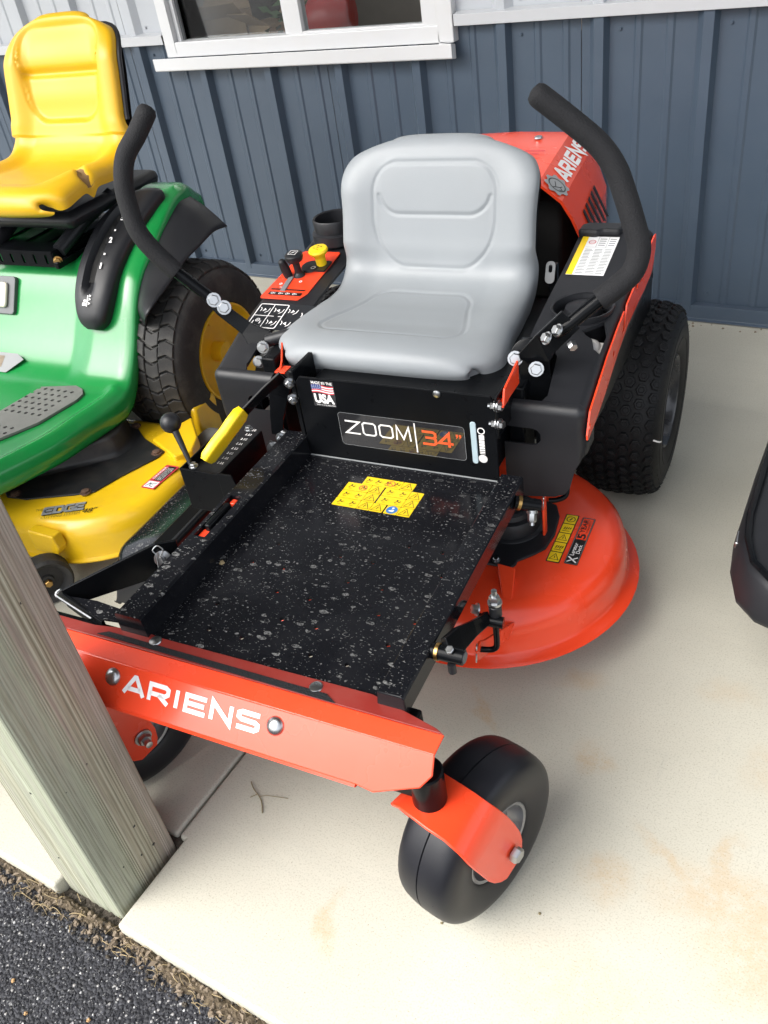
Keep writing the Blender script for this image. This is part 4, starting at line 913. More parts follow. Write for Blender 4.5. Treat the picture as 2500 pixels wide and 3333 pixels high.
# ---- rear wheels
def rear_wheel(ac, out):
    c = V((ac, -.045, .229)); ax = V((out, 0, 0))
    half = [(.108, .080), (.125, .092), (.155, .0985), (.185, .097), (.205, .089), (.217, .074), (.2225, .05), (.2245, .0)]
    pr = [(q.x, q.y) for q in spline([(r, h, 0) for r, h in half], 4)]; pr = pr + [(r, -h) for r, h in reversed(pr[:-1])]
    ty = MB().lathe(c, ax, pr, 72).build('rear_tyre', 'rubber', mw, ang=50)
    lug = MB(); tab = [(-.078, .2135, .55), (-.052, .2215, .22), (-.026, .2238, .08), (0, .2245, 0), (.026, .2238, -.08), (.052, .2215, -.22), (.078, .2135, -.55)]
    cols = 46
    for ci, (h, r, tilt) in enumerate(tab):
        for k in range(cols):
            an = 2 * math.pi * (k + (.5 if ci % 2 else 0)) / cols; rad = V((0, math.cos(an), math.sin(an))); tg = V((0, -math.sin(an), math.cos(an)))
            nn = (rad * math.cos(tilt) - ax * math.sin(tilt)).normalized() if h * out else rad; nn = (rad * math.cos(tilt) + V((1, 0, 0)) * (-math.sin(tilt))).normalized()
            sx = tg.cross(nn).normalized(); o = c + V((1, 0, 0)) * h + rad * r; rg = []
            for hh, rr in ((-.001, .0128), (.0048, .0122), (.0058, .0108)):
                rg.append([o + nn * hh + (sx * math.cos(R(60 * i)) * .95 + tg * math.sin(R(60 * i)) * 1.05) * rr for i in range(6)])
            lug.loft(rg, False, True)
            lug.lathe(o + nn * .0057, nn, [(.0075, 0), (.0062, .0012), (.0055, .0004), (1e-4, .0004)], 6)
    lug.build('hex_tread', 'rubber', ty, stuff=True, ang=25)
    wh = MB()
    for hh, r0 in ((-.088, .206), (.088, .206), (.094, .19), (.066, .221)):
        for k in range(46):
            an = 2 * math.pi * (k + random.uniform(-.3, .3)) / 46; rad = V((0, math.cos(an), math.sin(an))); p0 = c + V((1, 0, 0)) * hh + rad * r0
            wh.tube([p0, p0 + rad * random.uniform(.004, .009) + V((1, 0, 0)) * math.copysign(random.uniform(.001, .005), hh)], [.0007, .0003], 4)
    wh.build('moulding_whiskers', 'rubber', ty, stuff=True)
    for r0, h0 in ((.150, .0985), (.178, .0982)):
        MB().lathe(c, ax, [(r0 - .002, h0 - .0015), (r0, h0 + .0006), (r0 + .002, h0 - .0015)], 64).build('sidewall_ring', 'rubber', ty)
    MB().lathe(c, ax, [(.112, .086), (.1095, .090), (.105, .086), (.101, .066), (.097, .050), (.090, .042), (.06, .034), (.045, .040), (.030, .040), (.028, .055), (1e-4, .056)], 48).build('rear_rim', 'brim', ty)
    for k in range(4): a_ = R(90 * k + 20); MB().bolt(c + ax * .038 + V((0, .045 * math.cos(a_), .045 * math.sin(a_))), ax, .008, .012).build('lug_nut', 'zinc', ty)
rear_wheel(.238, 1); rear_wheel(-.498, -1)
g = MB(); L_ = []
for r0, h0, an in ((.2135, .081, 7.2), (.206, .0905, 5.6), (.197, .0955, 3.8), (.186, .0985, 1.8), (.174, .1005, 0)):
    an = R(an); rad = V((0, math.cos(an), math.sin(an))); tg = V((0, -math.sin(an), math.cos(an))); q = V((.238 + h0, -.045, .229)) + rad * (r0 + .001); L_.append((q + tg * .0022, q - tg * .0022))
for (a0, b0), (a1, b1) in zip(L_, L_[1:]): g.add([a0, b0, b1, a1], [(0, 1, 2, 3)])
g.build('chalk_mark', 'wtext', mw, smooth=False)
MB().cyl((-.43, -.045, .229), (.17, -.045, .229), .024).build('axle', 'satin', mw)
MB().bx(-.40, .14, -.16, .08, .15, .40).build('transaxle', 'satin', mw, bevel=.02)

# ---- engine hood
HC = -.145
def hood_ring(b, k, dz):
    pr = [(.252, .46), (.250, .60), (.229, .645), (.205, .682), (.152, .722), (.0, .726)]
    pr = [(d * k, z + dz * sstep(.5, .72, z)) for d, z in pr]
    return [V((HC + d, b, z)) for d, z in pr] + [V((HC - d, b, z)) for d, z in reversed(pr[:-1])]
def inner(r, t=.004): return [V((HC + (p.x - HC) * (1 - t / .2), p.y, p.z - t * 1.2)) for p in r]
g = MB(); r0, r1, r2_ = hood_ring(-.085, 1, 0), hood_ring(-.37, .94, .022), hood_ring(-.42, .90, .016)
g.loft([inner(r0), r0, hood_ring(-.20, .975, .010), r1, r2_, [V((p.x, -.44, min(p.z, .70))) for p in hood_ring(-.44, .86, 0)]], False, True, False)
g.loft([inner(r0), inner(hood_ring(-.20, .975, .010)), inner(r1), inner(r2_)], False, False, False)
cut = MB()
hd = g.build('engine_hood', 'red', mw, ang=14)
sidef = lambda b, d, z: V((HC + d, b, z))
vf = Fr(sidef(-.085, .2295, .645), (0, -1, 0), V((.022, 0, -.045)), V((.9, 0, .44)))
for i in range(5):
    MB().prism([(.07 + .03 * i, .012 - .004 * i), (.082 + .03 * i, .012 - .004 * i - .004), (.082 + .03 * i, .075), (.07 + .03 * i, .07)], vf, -.001, .0008).build('vent_slot', 'blackp', hd, smooth=False)
tf = Fr((HC, -.20, .7375), (1, 0, 0), (0, -.9985, .055), (0, .055, .9985))
for i in range(4):
    MB().prism([(.03 + .006 * i, .055 - .020 * i), (.118 - .008 * i, .055 - .020 * i), (.116 - .008 * i, .0575 - .020 * i), (.03, .0575 - .020 * i)], tf, .0002, .0014).build('louvre', 'flagred', hd, smooth=False)
MB().lathe((HC + .075, -.345, .7465), (0, .05, 1), [(.010, 0), (.009, .003), (1e-4, .004)], 14).build('hood_rivet', 'zinc', hd)
def hp_(b, d, z0): k = 1 - .06 * ((-.085 - b) / .285); dz = .022 * ((-.085 - b) / .285); return V((HC + d * k, b, z0 + dz * sstep(.5, .72, z0)))
p_b, p_b2, p_t = hp_(-.14, .205, .682), hp_(-.34, .205, .682), hp_(-.14, .152, .722); ex = (p_b2 - p_b).normalized(); ey = p_t - p_b; ey = (ey - ex * ey.dot(ex)).normalized(); nn = V((-(ex.y * ey.z - ex.z * ey.y), -(ex.z * ey.x - ex.x * ey.z), -(ex.x * ey.y - ex.y * ey.x)))
nn = nn if nn.z > 0 else -nn
bf = Fr(p_b + nn * .0022, ex, ey, nn)
letters(MB(), bf, 'ARIENS', .032, .010, .215, .038, .0098, gap=.22, h=.0008).build('lettering', 'wtext', hd, smooth=False)
pts = []
for i in range(32):
    a_ = 2 * math.pi * i / 32; r_ = .038 if (i // 2) % 2 else .031; pts.append((-.012 + r_ * math.cos(a_), .028 + r_ * .86 * math.sin(a_)))
gm = MB().prism(pts, bf, .0002, .0007).build('gear_emblem', 'emblem', hd, smooth=False)
g = MB(); ring2(g, bf, -.012, .028, .0200, .0232, 28, .0010); g.stroke(bf, [(-.032, .034), (-.026, .031), (-.014, .019), (-.020, .012), (-.026, .018)], .0026, False, .0010); g.stroke(bf, [(-.022, .029), (-.004, .036)], .0026, False, .0010); g.stroke(bf, [(-.014, .019), (-.006, .016)], .0026, False, .0010); g.build('emblem_mark', 'blackp', gm, smooth=False)
g = MB(); g.bx(-.30, .04, -.36, -.15, .42, .66); g.lathe((-.13, -.22, .60), (0, 0, 1), [(.12, 0), (.125, .04), (.10, .075), (1e-4, .08)], 28); g.build('engine', 'dark', mw, bevel=.01)
MB().bx(-.36, .10, -.44, -.40, .36, .50).build('rear_frame', 'black', mw, bevel=.004)
g = MB().bx(-.37, .11, -.42, .13, .36, .42).build('engine_plate', 'satin', mw, bevel=.004)

# ---- lap bars
def lapbar(path, tube_pts, base, sg, lab):
    P = spline(path, 7)
    root_name = 'lap_bar'
    t = MB().tube([V(q) for q in tube_pts] + [P[-1]], .0125, 16); lb_ = t.build('lap_bar', 'black', mw, ang=60)
    P2 = [P[0] - (P[1] - P[0]).normalized() * .010, P[0] - (P[1] - P[0]).normalized() * .007] + P; r = [.004, .0142, .0184] + [.0193] * (len(P) - 2) + [.0184]
    MB().tube(P2, r, 20).build('foam_grip', 'foam', lb_, ang=70)
    return lb_
RB = lapbar([(.140, .340, .998), (.192, .336, .957), (.240, .334, .916), (.268, .338, .880), (.287, .347, .840), (.306, .360, .795), (.3175, .370, .760), (.311, .383, .726), (.288, .399, .704), (.262, .413, .685)], [(.196, .451, .636), (.219, .441, .651), (.24, .427, .668)], None, 1, '')
LBAR = lapbar([(-.632, .366, 1.005), (-.652, .392, .969), (-.672, .420, .935), (-.678, .440, .890), (-.674, .450, .845), (-.662, .457, .797), (-.637, .452, .752), (-.606, .443, .710)], [(-.520, .418, .615), (-.54, .422, .636), (-.575, .433, .675)], None, -1, '')
def bar_bracket(pts, nrm, bolts, par, th=.006):
    """flat steel arm through a list of (point, half width)"""
    nrm = V(nrm).normalized(); rings = []
    P = [V(p) for p, _ in pts]
    for i, (p, h) in enumerate(pts):
        t = (P[min(i + 1, len(P) - 1)] - P[max(0, i - 1)]).normalized(); w = nrm.cross(t).normalized(); p = V(p)
        rings.append([p + w * h + nrm * th / 2, p - w * h + nrm * th / 2, p - w * h - nrm * th / 2, p + w * h - nrm * th / 2])
    o = MB().loft(rings).build('bar_arm', 'black', par, smooth=False, bevel=.0015)
    for q in bolts: MB().bolt(V(q) + nrm * th / 2, nrm, .0095, .009).build('bolt', 'zinc', par)
    return o
bar_bracket([((.222, .444, .662), .022), ((.182, .460, .622), .023), ((.158, .462, .590), .030), ((.160, .455, .545), .027), ((.172, .452, .50), .024)], (.35, .85, .25), [], RB, .008)
for q in ((.128, .470, .592), (.168, .476, .578)): MB().bolt(q, (.25, .9, .35), .0105, .010).build('bolt', 'zinc', RB)
for q in ((.207, .470, .652), (.190, .478, .640)): MB().bolt(q, (-.6, .5, .5), .0090, .009).build('bolt', 'zinc', RB)
MB().bolt((.226, .46, .626), (.5, .7, -.3), .0085, .014, flange=False).build('bolt', 'zinc', RB)
MB().cyl((.128, .43, .60), (.17, .435, .60), .013).build('pivot_boss', 'black', RB)
g = MB(); g.lathe((.146, .447, .585), (.25, .9, .3), [(.034, -.004), (.034, .004), (.031, .006), (1e-4, .006)], 24); g.build('pivot_plate', 'black', RB)
bar_bracket([((-.565, .432, .665), .010), ((-.530, .425, .622), .014), ((-.485, .418, .580), .015), ((-.45, .424, .555), .030), ((-.425, .43, .535), .034), ((-.41, .43, .50), .028)], (.45, .85, .35), [], LBAR, .008)
for q in ((-.535, .437, .650), (-.516, .434, .633)): MB().bolt(q, (.5, .8, .35), .0115, .010).build('bolt', 'zinc', LBAR)
for q in ((-.425, .455, .560), (-.437, .465, .530)): MB().bolt(q, (.3, .9, .25), .0100, .010).build('bolt', 'zinc', LBAR)
MB().cyl((-.425, .435, .565), (-.36, .42, .580), .013).build('pivot_boss', 'plastic', LBAR)
MB().bx(-.405, -.372, .44, .50, .35, .56).build('lever_tower', 'satin', mw, bevel=.004); MB().bx(.118, .150, .44, .50, .35, .55).build('lever_tower', 'satin', mw, bevel=.004)

# ---- cutting deck
DC = (.062, .492)
def stad(r, z, ac=-.36, n=30):
    out = []
    for i in range(n + 1): t = R(-90 + 180 * i / n); out.append(V((DC[0] + r * math.cos(t), DC[1] + r * math.sin(t), z)))
    for i in range(n + 1): t = R(90 + 180 * i / n); out.append(V((ac + r * math.cos(t), DC[1] + r * math.sin(t), z)))
    return out
g = MB(); dp = [(.285, .110), (.300, .110), (.302, .113), (.296, .118), (.283, .122), (.278, .130), (.277, .165), (.271, .190), (.255, .209), (.232, .218), (.20, .220)]
g.loft([stad(r, z) for r, z in dp], False, True); dk = g.build('mower_deck', 'red', mw, ang=45)
MB().loft([stad(.2755, .162), stad(.2755, .112), stad(.270, .112), stad(.270, .162)], False, False).build('deck_skirt', 'red', dk)
g = MB()
cvp = [(.092, .62), (.150, .618), (.157, .607), (.157, .595), (.180, .57), (.198, .545), (.203, .50), (.196, .44), (.18, .405), (.15, .395), (.02, .40), (.02, .62)]
g.prism([(a, -b) for a, b in cvp], FZ(.2205), 0, .006); cvr = g.build('spindle_cover', 'plastic', dk, smooth=False, bevel=.003)
def dome(k, z): return [V((.11 + .058 * k * math.cos(2 * math.pi * i / 30), .485 + .062 * k * math.sin(2 * math.pi * i / 30), z)) for i in range(30)]
MB().loft([dome(1.15, .2265), dome(1.12, .2285), dome(1.0, .231), dome(.97, .250), dome(.90, .258), dome(.75, .261), dome(.70, .270), dome(.6, .274)]).build('cover_dome', 'plastic', cvr, ang=30)
MB().bolt((.117, .606, .2265), (0, 0, 1), .0060, .006).build('bolt', 'zinc', cvr)
g = MB(); g.add([(.126, .634, .220), (.166, .638, .220), (.178, .695, .219), (.160, .697, .219), (.130, .632, .244), (.166, .636, .244)], [(0, 1, 5, 4), (1, 2, 5), (0, 4, 3), (4, 5, 2, 3), (0, 3, 2, 1)]); g.build('deck_gusset', 'red', dk, smooth=False, bevel=.002)
DF = FZ(.2203)
sk = MB().prism(rrect(.206, -.576, .2325, -.424, .002), DF, .0001, .0005).build('deck_sticker', 'blackp', dk, smooth=False)
for i in range(5):
    y0 = -.5735 + .0300 * i; c_ = MB().prism(rrect(.208, y0, .2305, y0 + .0272, .001), DF, .0005, .0008).build('sticker_cell', 'ystick', sk, smooth=False)
    g = MB(); cx, cy = .2193, y0 + .0136
    if i in (0, 2): g.stroke(DF, [(cx - .009, cy - .008), (cx + .009, cy - .008), (cx, cy + .009)], .0012, True, .0011); g.stroke(DF, [(cx, cy - .004), (cx, cy + .003)], .0016, False, .0011)
    elif i == 4: ring2(g, DF, cx, cy, .0075, .0092, 18, .0011); g.stroke(DF, [(cx - .002, cy - .004), (cx + .002, cy + .004)], .003, False, .0011)
    else:
        for k in range(4): g.stroke(DF, [(cx - .006 + .004 * k, cy - .005 + random.uniform(-.003, .003)), (cx - .004 + .004 * k, cy + .004)], .002, False, .0011)
        g.rect(DF, cx - .008, cy - .009, cx + .007, cy - .0075, .0011)
    g.build('symbol', 'blackp', c_, smooth=False)
sk = MB().prism(rrect(.2405, -.573, .2665, -.4265, .003), DF, .0001, .0005).build('warranty_sticker', 'blackp', dk, smooth=False)
RF = Fr((.2645, .5700, .2203), (0, -1, 0), (-1, 0, 0), (0, 0, 1))      # reads along -b
MB().stroke(DF, rrect(.2418, -.5718, .2652, -.4277, .003), .0008, True, .0008).build('sticker_edge', 'gprint', sk, smooth=False)
MB().rect(RF, .073, .001, .140, .021, .0008).build('red_field', 'red', sk, smooth=False)
g = MB(); g.stroke(RF, [(.003, .002), (.018, .020)], .0030, False, .0010); g.stroke(RF, [(.003, .020), (.018, .002)], .0022, False, .0010); put_text(g, RF, 'Lerator', .023, .0115, .038, .008, .0010, .01); put_text(g, RF, 'Deck', .030, .0022, .027, .0075, .0010, .01); g.build('lettering', 'wtext', sk, smooth=False)
g = MB(); put_text(g, RF, '5', .075, .003, .016, .0165, .0012, .03); put_text(g, RF, 'YEAR', .093, .009, .044, .010, .0012, .02); put_text(g, RF, 'WARRANTY', .094, .003, .040, .004, .0012, 0); g.build('bold_lettering', 'blackp', sk, smooth=False)
# front hanger: pivot tube, arm, threaded rod, hook pin and hairpin
MB().cyl((.176, 1.027, .420), (.224, 1.025, .418), .0120, 20).build('pivot_shaft', 'black', mw)
MB().cyl((.183, 1.027, .420), (.188, 1.027, .420), .0135, 20).build('bushing', 'bronze', mw)
MB().lathe((.2245, 1.025, .418), (1, 0, 0), [(.0085, 0), (.0085, .0015), (1e-4, .0015)], 16).build('shaft_end', 'greypl', mw)
MB().bolt((.206, 1.030, .431), (0, .35, 1), .0065, .006, flange=False).build('bolt', 'zinc', mw); MB().cyl((.208, 1.034, .392), (.207, 1.033, .408), .0062, 10).build('stop_screw', 'plastic', mw)
bar_bracket([((.196, 1.022, .424), .016), ((.200, .985, .408), .018), ((.204, .940, .388), .012), ((.206, .902, .368), .010), ((.206, .885, .362), .009)], (.9, 0, .42), [], mw, .010)
MB().cyl((.192, .888, .356), (.232, .884, .354), .0095, 18).build('trunnion', 'black', mw)
rd = MB().tube(spline([(.216, .878, .362), (.216, .878, .33), (.216, .879, .300), (.214, .881, .290), (.206, .884, .286), (.190, .888, .286)], 5), .0052, 10).build('hanger_rod', 'black', mw)
MB().lathe((.217, .877, .362), (0, 0, 1), [(.0105, 0), (.0105, .020), (.0095, .021), (.0095, .026)], 18).build('spacer', 'plastic', rd)
MB().bolt((.217, .877, .387), (0, 0, 1), .0088, .016, stud=.010).build('nut', 'zinc', rd)
MB().bolt((.190, .884, .372), (-.8, .5, .4), .0080, .010).build('bolt', 'zinc', mw)
g = MB(); g.prism([(.72, .19), (.76, .185), (.90, .272), (.905, .296), (.885, .302), (.865, .285)], Fr((.1865, 0, 0), (0, 1, 0), (0, 0, 1), (1, 0, 0)), 0, .005); g.build('deck_tab', 'red', dk, smooth=False, bevel=.0015)
def hairpin(c, u, w, L, r, par):
    c, u, w = V(c), V(u).normalized(), V(w).normalized()
    P = spline([c - u * L * .45 + w * r * .5, c - u * L * .1 + w * r * 1.0, c + u * L * .15 + w * r * .4, c + u * L * .35 + w * r * 1.0, c + u * L * .5, c + u * L * .35 - w * r * .9, c + u * L * .15 - w * r * .25, c - u * L * .5 - w * r * .1], 4)
    MB().tube(P, .0012, 6).build('hairpin', 'zinc', par)
hairpin((.188, .900, .288), (0, -.25, .95), (.3, .9, .2), .034, .006, dk)
# rear hanger, half hidden behind the fender
MB().cyl((.176, .652, .412), (.215, .63, .395), .0120, 18).build('pivot_shaft', 'black', mw); MB().cyl((.182, .650, .411), (.187, .648, .409), .0135, 18).build('bushing', 'bronze', mw)
MB().bolt((.205, .640, .392), (.1, .5, -1), .0080, .022, stud=.006).build('bolt', 'zinc', mw)
rd = MB().tube(spline([(.222, .47, .36), (.222, .475, .325), (.220, .485, .312), (.206, .495, .308), (.192, .50, .308)], 5), .0052, 10).build('hanger_rod', 'black', mw)
MB().bx(.180, .186, .492, .510, .215, .318).build('deck_tab', 'red', dk, bevel=.003)
hairpin((.186, .515, .312), (0, -.25, .95), (.3, .9, .2), .03, .006, dk)
# ---- discharge chute (black plastic), left
g = MB()
def chute(u, v):
    b = .46 + .36 * v; t = u
    a = -.545 - .185 * t * (1 - .10 * sstep(.85, 1, v)) + .0 * v; z = .250 - .055 * t ** 1.5 - .03 * sstep(.75, 1.0, v) ** 2
    if t > .86: z -= (t - .86) / .14 * .085; a += .0
    return V((a, b, z))
g.grid(chute, 22, 26); ch = g.build('discharge_chute', 'floor', mw, ang=60)
g = MB()
def chute_front(u, v):
    p = chute(u, 1.0); return V((p.x, p.y + .012 * math.sin(v * 1.57), p.z - v * (p.z - .10)))
g.grid(chute_front, 22, 8); g.build('chute_front', 'plastic', ch, ang=60)
MB().tube([chute(1, i / 20) + V((-.002, 0, 0)) for i in range(21)], .0045, 6).build('chute_rim', 'plastic', ch)
g = MB().bx(-.585, -.53, .55, .80, .240, .254); g.build('chute_hinge', 'satin', ch, bevel=.004)
MB().bx(-.548, -.54, .46, .82, .16, .256).build('chute_side', 'plastic', ch, bevel=.002)
# ---- deck lift quadrant box, lever with yellow grip, ball knob lever
qb = MB().bx(-.468, -.376, .592, .752, .345, .449); q_ = MB().bx(-.472, -.38, .585, .744, .34, .444)
g = MB(); g.bx(-.468, -.376, .592, .752, .446, .450)
cut = MB(); cut.bx(-.432, -.418, .60, .735, .43, .46)
for i in range(7): cut.bx(-.421, -.400, .612 + .017 * i, .621 + .017 * i, .43, .46)
cut.bx(-.458, -.436, .66, .74, .43, .46)
qt = g.build('height_quadrant', 'satin', mw, smooth=False, cut=cut)
MB().bx(-.463, -.379, .597, .747, .345, .425).build('quadrant_dark_fill', 'dark', qt)  # dark block added inside so the open box looks black
g = MB(); g.bx(-.378, -.374, .592, .750, .34, .446); g.bx(-.468, -.374, .748, .752, .35, .446); g.bx(-.468, -.464, .592, .750, .35, .446); g.build('quadrant_side', 'satin', qt, smooth=False, bevel=.0012)
g = MB(); g.prism([(-.378, .449), (-.345, .449), (-.33, .40), (-.335, .345), (-.378, .345)], Fr((0, .7485, 0), (1, 0, 0), (0, 0, 1), (0, 1, 0)), 0, .004); g.build('quadrant_gusset', 'satin', qt, smooth=False, bevel=.001)
QF = FZ(.4502); g = MB()
for i in range(8):
    b = .600 + .0172 * i
    for x in (-.396, -.390, -.3855): g.rect(QF, x, -b - .0035, x + .0032, -b - .001, .0003); g.rect(QF, x + .0004, -b + .0005, x + .0026, -b + .0030, .0003)
g.build('height_scale', 'wtext', qt, smooth=False)
MB().bolt((-.437, .744, .450), (0, 0, 1), .0070, .008).build('bolt', 'zinc', qt); MB().bolt((-.40, .600, .450), (0, 0, 1), .0070, .008).build('bolt', 'zinc', qt)
bar_bracket([((-.425, .675, .462), .008), ((-.398, .66, .49), .011), ((-.360, .628, .525), .012), ((-.330, .60, .552), .013), ((-.305, .575, .57), .016)], (.55, .62, -.55), [], mw, .006)
hg = [((-.409, .736, .462), .015, .008), ((-.406, .730, .467), .020, .0105), ((-.395, .706, .483), .0215, .011), ((-.386, .687, .495), .0195, .011), ((-.378, .669, .507), .0215, .011), ((-.370, .650, .519), .0205, .011), ((-.366, .642, .524), .016, .008)]
rings = []
for i, (p, h, w) in enumerate(hg):
    t = (V(hg[min(i + 1, 6)][0]) - V(hg[max(i - 1, 0)][0])).normalized(); x = V((.75, .1, -.3)); x = (x - t * x.dot(t)).normalized(); y = t.cross(x)
    rings.append([V(p) + y * h * math.copysign(abs(math.sin(a_)) ** .4, math.sin(a_)) + x * w * math.copysign(abs(math.cos(a_)) ** .4, math.cos(a_)) for a_ in [2 * math.pi * k / 20 for k in range(20)]])
MB().loft(rings).build('lever_grip', 'ygrip', mw, ang=50)
kl = MB().tube([(-.449, .738, .448), (-.456, .733, .462), (-.484, .714, .505)], [.0045, .005, .007], 10).build('knob_lever', 'plastic', mw)
MB().sphere((-.497, .706, .518), .0205, 24, 16).build('ball_knob', 'plastic', kl, ang=80)
# linkage pin with hairpin by the panel
MB().lathe((-.352, .595, .408), (.3, .9, .3), [(.015, 0), (.015, .003), (.006, .004), (.006, .010), (1e-4, .010)], 18).build('link_pin', 'zinc', mw); hairpin((-.350, .607, .414), (.0, -.3, .95), (1, 0, 0), .036, .007, mw)
MB().cyl((-.345, .57, .44), (-.318, .585, .436), .0075, 12).build('link_rod', 'zinc', mw); MB().bolt((-.330, .592, .436), (.4, .9, .1), .0085, .012, stud=.008).build('bolt', 'zinc', mw)
bar_bracket([((-.312, .572, .556), .022), ((-.330, .568, .52), .020), ((-.342, .575, .47), .014), ((-.345, .582, .435), .012)], (.2, .95, .1), [], mw, .006)
# ---- foot pedal on the left rail with pin and hairpin
g = MB(); A_, B_ = V((-.345, .935, 0)), V((-.492, 1.083, 0)); dn = (B_ - A_).normalized(); fr = Fr(A_, dn, (0, 0, 1), V((dn.y, -dn.x, 0)))
L_ = (B_ - A_).length
g.prism([(0, .438), (.035, .445), (L_, .412), (L_ + .001, .375), (.075, .375), (.05, .36), (0, .36)], fr, -.003, .003); pd = g.build('foot_pedal', 'black', mw, smooth=False, bevel=.001)
g = MB(); C_ = V((-.385, 1.112, 0)); dn2 = (C_ - B_).normalized(); fr2 = Fr(B_, dn2, (0, 0, 1), V((-dn2.y, dn2.x, 0)))
g.prism([(0, .405), (.118, .40), (.118, .365), (0, .375)], fr2, -.003, .003); g.build('pedal_pad', 'black', pd, smooth=False, bevel=.001)
g = MB(); pp = [V((-.492, 1.083, .413)), V((-.499, 1.086, .409)), V((-.498, 1.092, .406)), V((-.485, 1.096, .405)), V((-.40, 1.116, .401))]; g.tube(spline(pp, 4), .0024, 6); g.build('pedal_edge_glint', 'zinc', pd)  # bright bead standing in for the pale reflection along the pedal edge
g = MB(); g.prism([(-.495, -1.085), (-.42, -1.078), (-.33, -1.085), (-.33, -1.105), (-.385, -1.112)], FZ(.398), 0, .004); g.build('pedal_plate', 'floor', pd, smooth=False)
MB().lathe((-.362, .962, .414), (.5, .8, .35), [(.015, 0), (.015, .003), (.006, .004), (.006, .012), (1e-4, .012)], 18).build('pedal_pin', 'zinc', pd); hairpin((-.360, .975, .418), (-.05, -.35, .93), (.9, -.3, 0), .058, .010, pd)
# ---- yellow hazard stickers on the floor
FF_ = FZ(.4003)
def hz(x0, y0, cells, w=.0, hgt=.0235):
    x = x0
    for cw_, kind in cells:
        st = MB().prism(rrect(x + .0004, y0, x + cw_ - .0004, y0 + hgt, .0012), FF_, .0001, .0005).build('hazard_sticker', 'ystick', fl, smooth=False)
        cx, cy = x + cw_ / 2, y0 + hgt / 2; g = MB()
        if kind == 't':
            g.stroke(FF_, [(cx - .0105, cy - .0085), (cx + .0105, cy - .0085), (cx, cy + .0095)], .0010, True, .0009); g.stroke(FF_, [(cx - .001, cy - .0045), (cx + .001, cy + .003)], .0015, False, .0009)
        elif kind == 'b':
            MB().flat(circ(cx, cy, .0108, 20), FF_, .0009).build('blue_disc', 'blue', st, smooth=False); g2 = MB(); g2.flat([(cx - .006, cy - .004), (cx + .003, cy - .006), (cx + .006, cy - .001), (cx + .001, cy + .001)], FF_, .0012); g2.flat(circ(cx + .001, cy + .005, .0025, 10), FF_, .0012); g2.build('figure', 'wtext', st, smooth=False)
        else:
            n_i = max(1, int(cw_ / .018))
            for k in range(n_i):
                px = x + cw_ * (k + .5) / n_i
                g.flat(circ(px - .001, cy + .004, .0018, 8), FF_, .0009); g.stroke(FF_, [(px - .005, cy - .004), (px - .001, cy + .002), (px + .004, cy - .001), (px + .006, cy + .003)], .0014, False, .0009); g.stroke(FF_, [(px - .003, cy - .007), (px + .003, cy - .006)], .0010, False, .0009)
            if kind == 'r': g3 = MB(); ring2(g3, FF_, x + cw_ * .72, cy, .0068, .0082, 18, .0010); g3.stroke(FF_, [(x + cw_ * .72 - .005, cy + .005), (x + cw_ * .72 + .005, cy - .005)], .0012, False, .0010); g3.build('prohibition_ring', 'flagred', st, smooth=False)
        if g.v: g.build('symbol', 'blackp', st, smooth=False)
        x += cw_
hz(-.123, -.6535, [(.078, 'r'), (.026, 't')])
hz(-.151, -.678, [(.051, 'r'), (.026, 't')]); hz(-.0715, -.678, [(.052, 'p'), (.026, 't')])
hz(-.151, -.7025, [(.051, 'p'), (.026, 't')]); hz(-.0715, -.7025, [(.052, 'p'), (.026, 't')])
hz(-.151, -.727, [(.051, 'p'), (.026, 't'), (.026, 't')]); hz(-.0455, -.727, [(.026, 'b'), (.026, 't')])

# ================================================================== GREEN LAWN TRACTOR
begin(-1.42, .2)
tr = thing('lawn_tractor', 'green lawn tractor with a torn yellow seat and a yellow mower deck', 'tractor', at_machine(-1.42, .2), YAW)
TC = -1.42
# ---- body: running boards, fenders and seat hump as one moulded sheet
def edge_a(b): return smooth_tab(b, ((-.30, -1.10), (-.20, -1.055), (-.10, -1.042), (.10, -1.036), (.20, -1.030), (.34, -1.015), (.55, -1.045), (.70, -1.105), (.95, -1.22)))
def fend_z(b): return smooth_tab(b, ((-.31, .62), (-.26, .672), (-.18, .692), (-.10, .676), (.0, .618), (.08, .572), (.145, .522), (.20, .430), (.25, .352), (.31, .304), (.95, .300)))
def hump_z(b): return smooth_tab(b, ((-.31, .55), (-.2, .575), (.05, .570), (.10, .545), (.17, .43), (.24, .340), (.31, .305), (.95, .300)))
def body(u, v):
    b = .95 - 1.26 * v; ae = edge_a(b); w = ae - TC; sg = 1 if u >= .5 else -1; u = abs(2 * u - 1)
    # u: 0 centre ... 0.9 edge, the last tenth rolls over the edge
    lat = min(1, u / .90); a = w * lat
    k = sstep(.42, .66, lat); z = hump_z(b) * (1 - k) + fend_z(b) * k
    z -= .016 * max(0, (lat - .90) / .10) ** 2
    if .3 < b: z += .008 * math.exp(-((lat - .93) / .05) ** 2)
    if u > .90:
        t = (u - .90) / .10; a += .004 * math.sin(t * math.pi); z -= .052 * t
    return V((TC + sg * a, b, z))
g = MB(); g.grid(body, 140, 120); bd = g.build('body', 'green', tr, ang=70)
sd_ = bd.modifiers.new('solid', 'SOLIDIFY'); sd_.thickness = .004
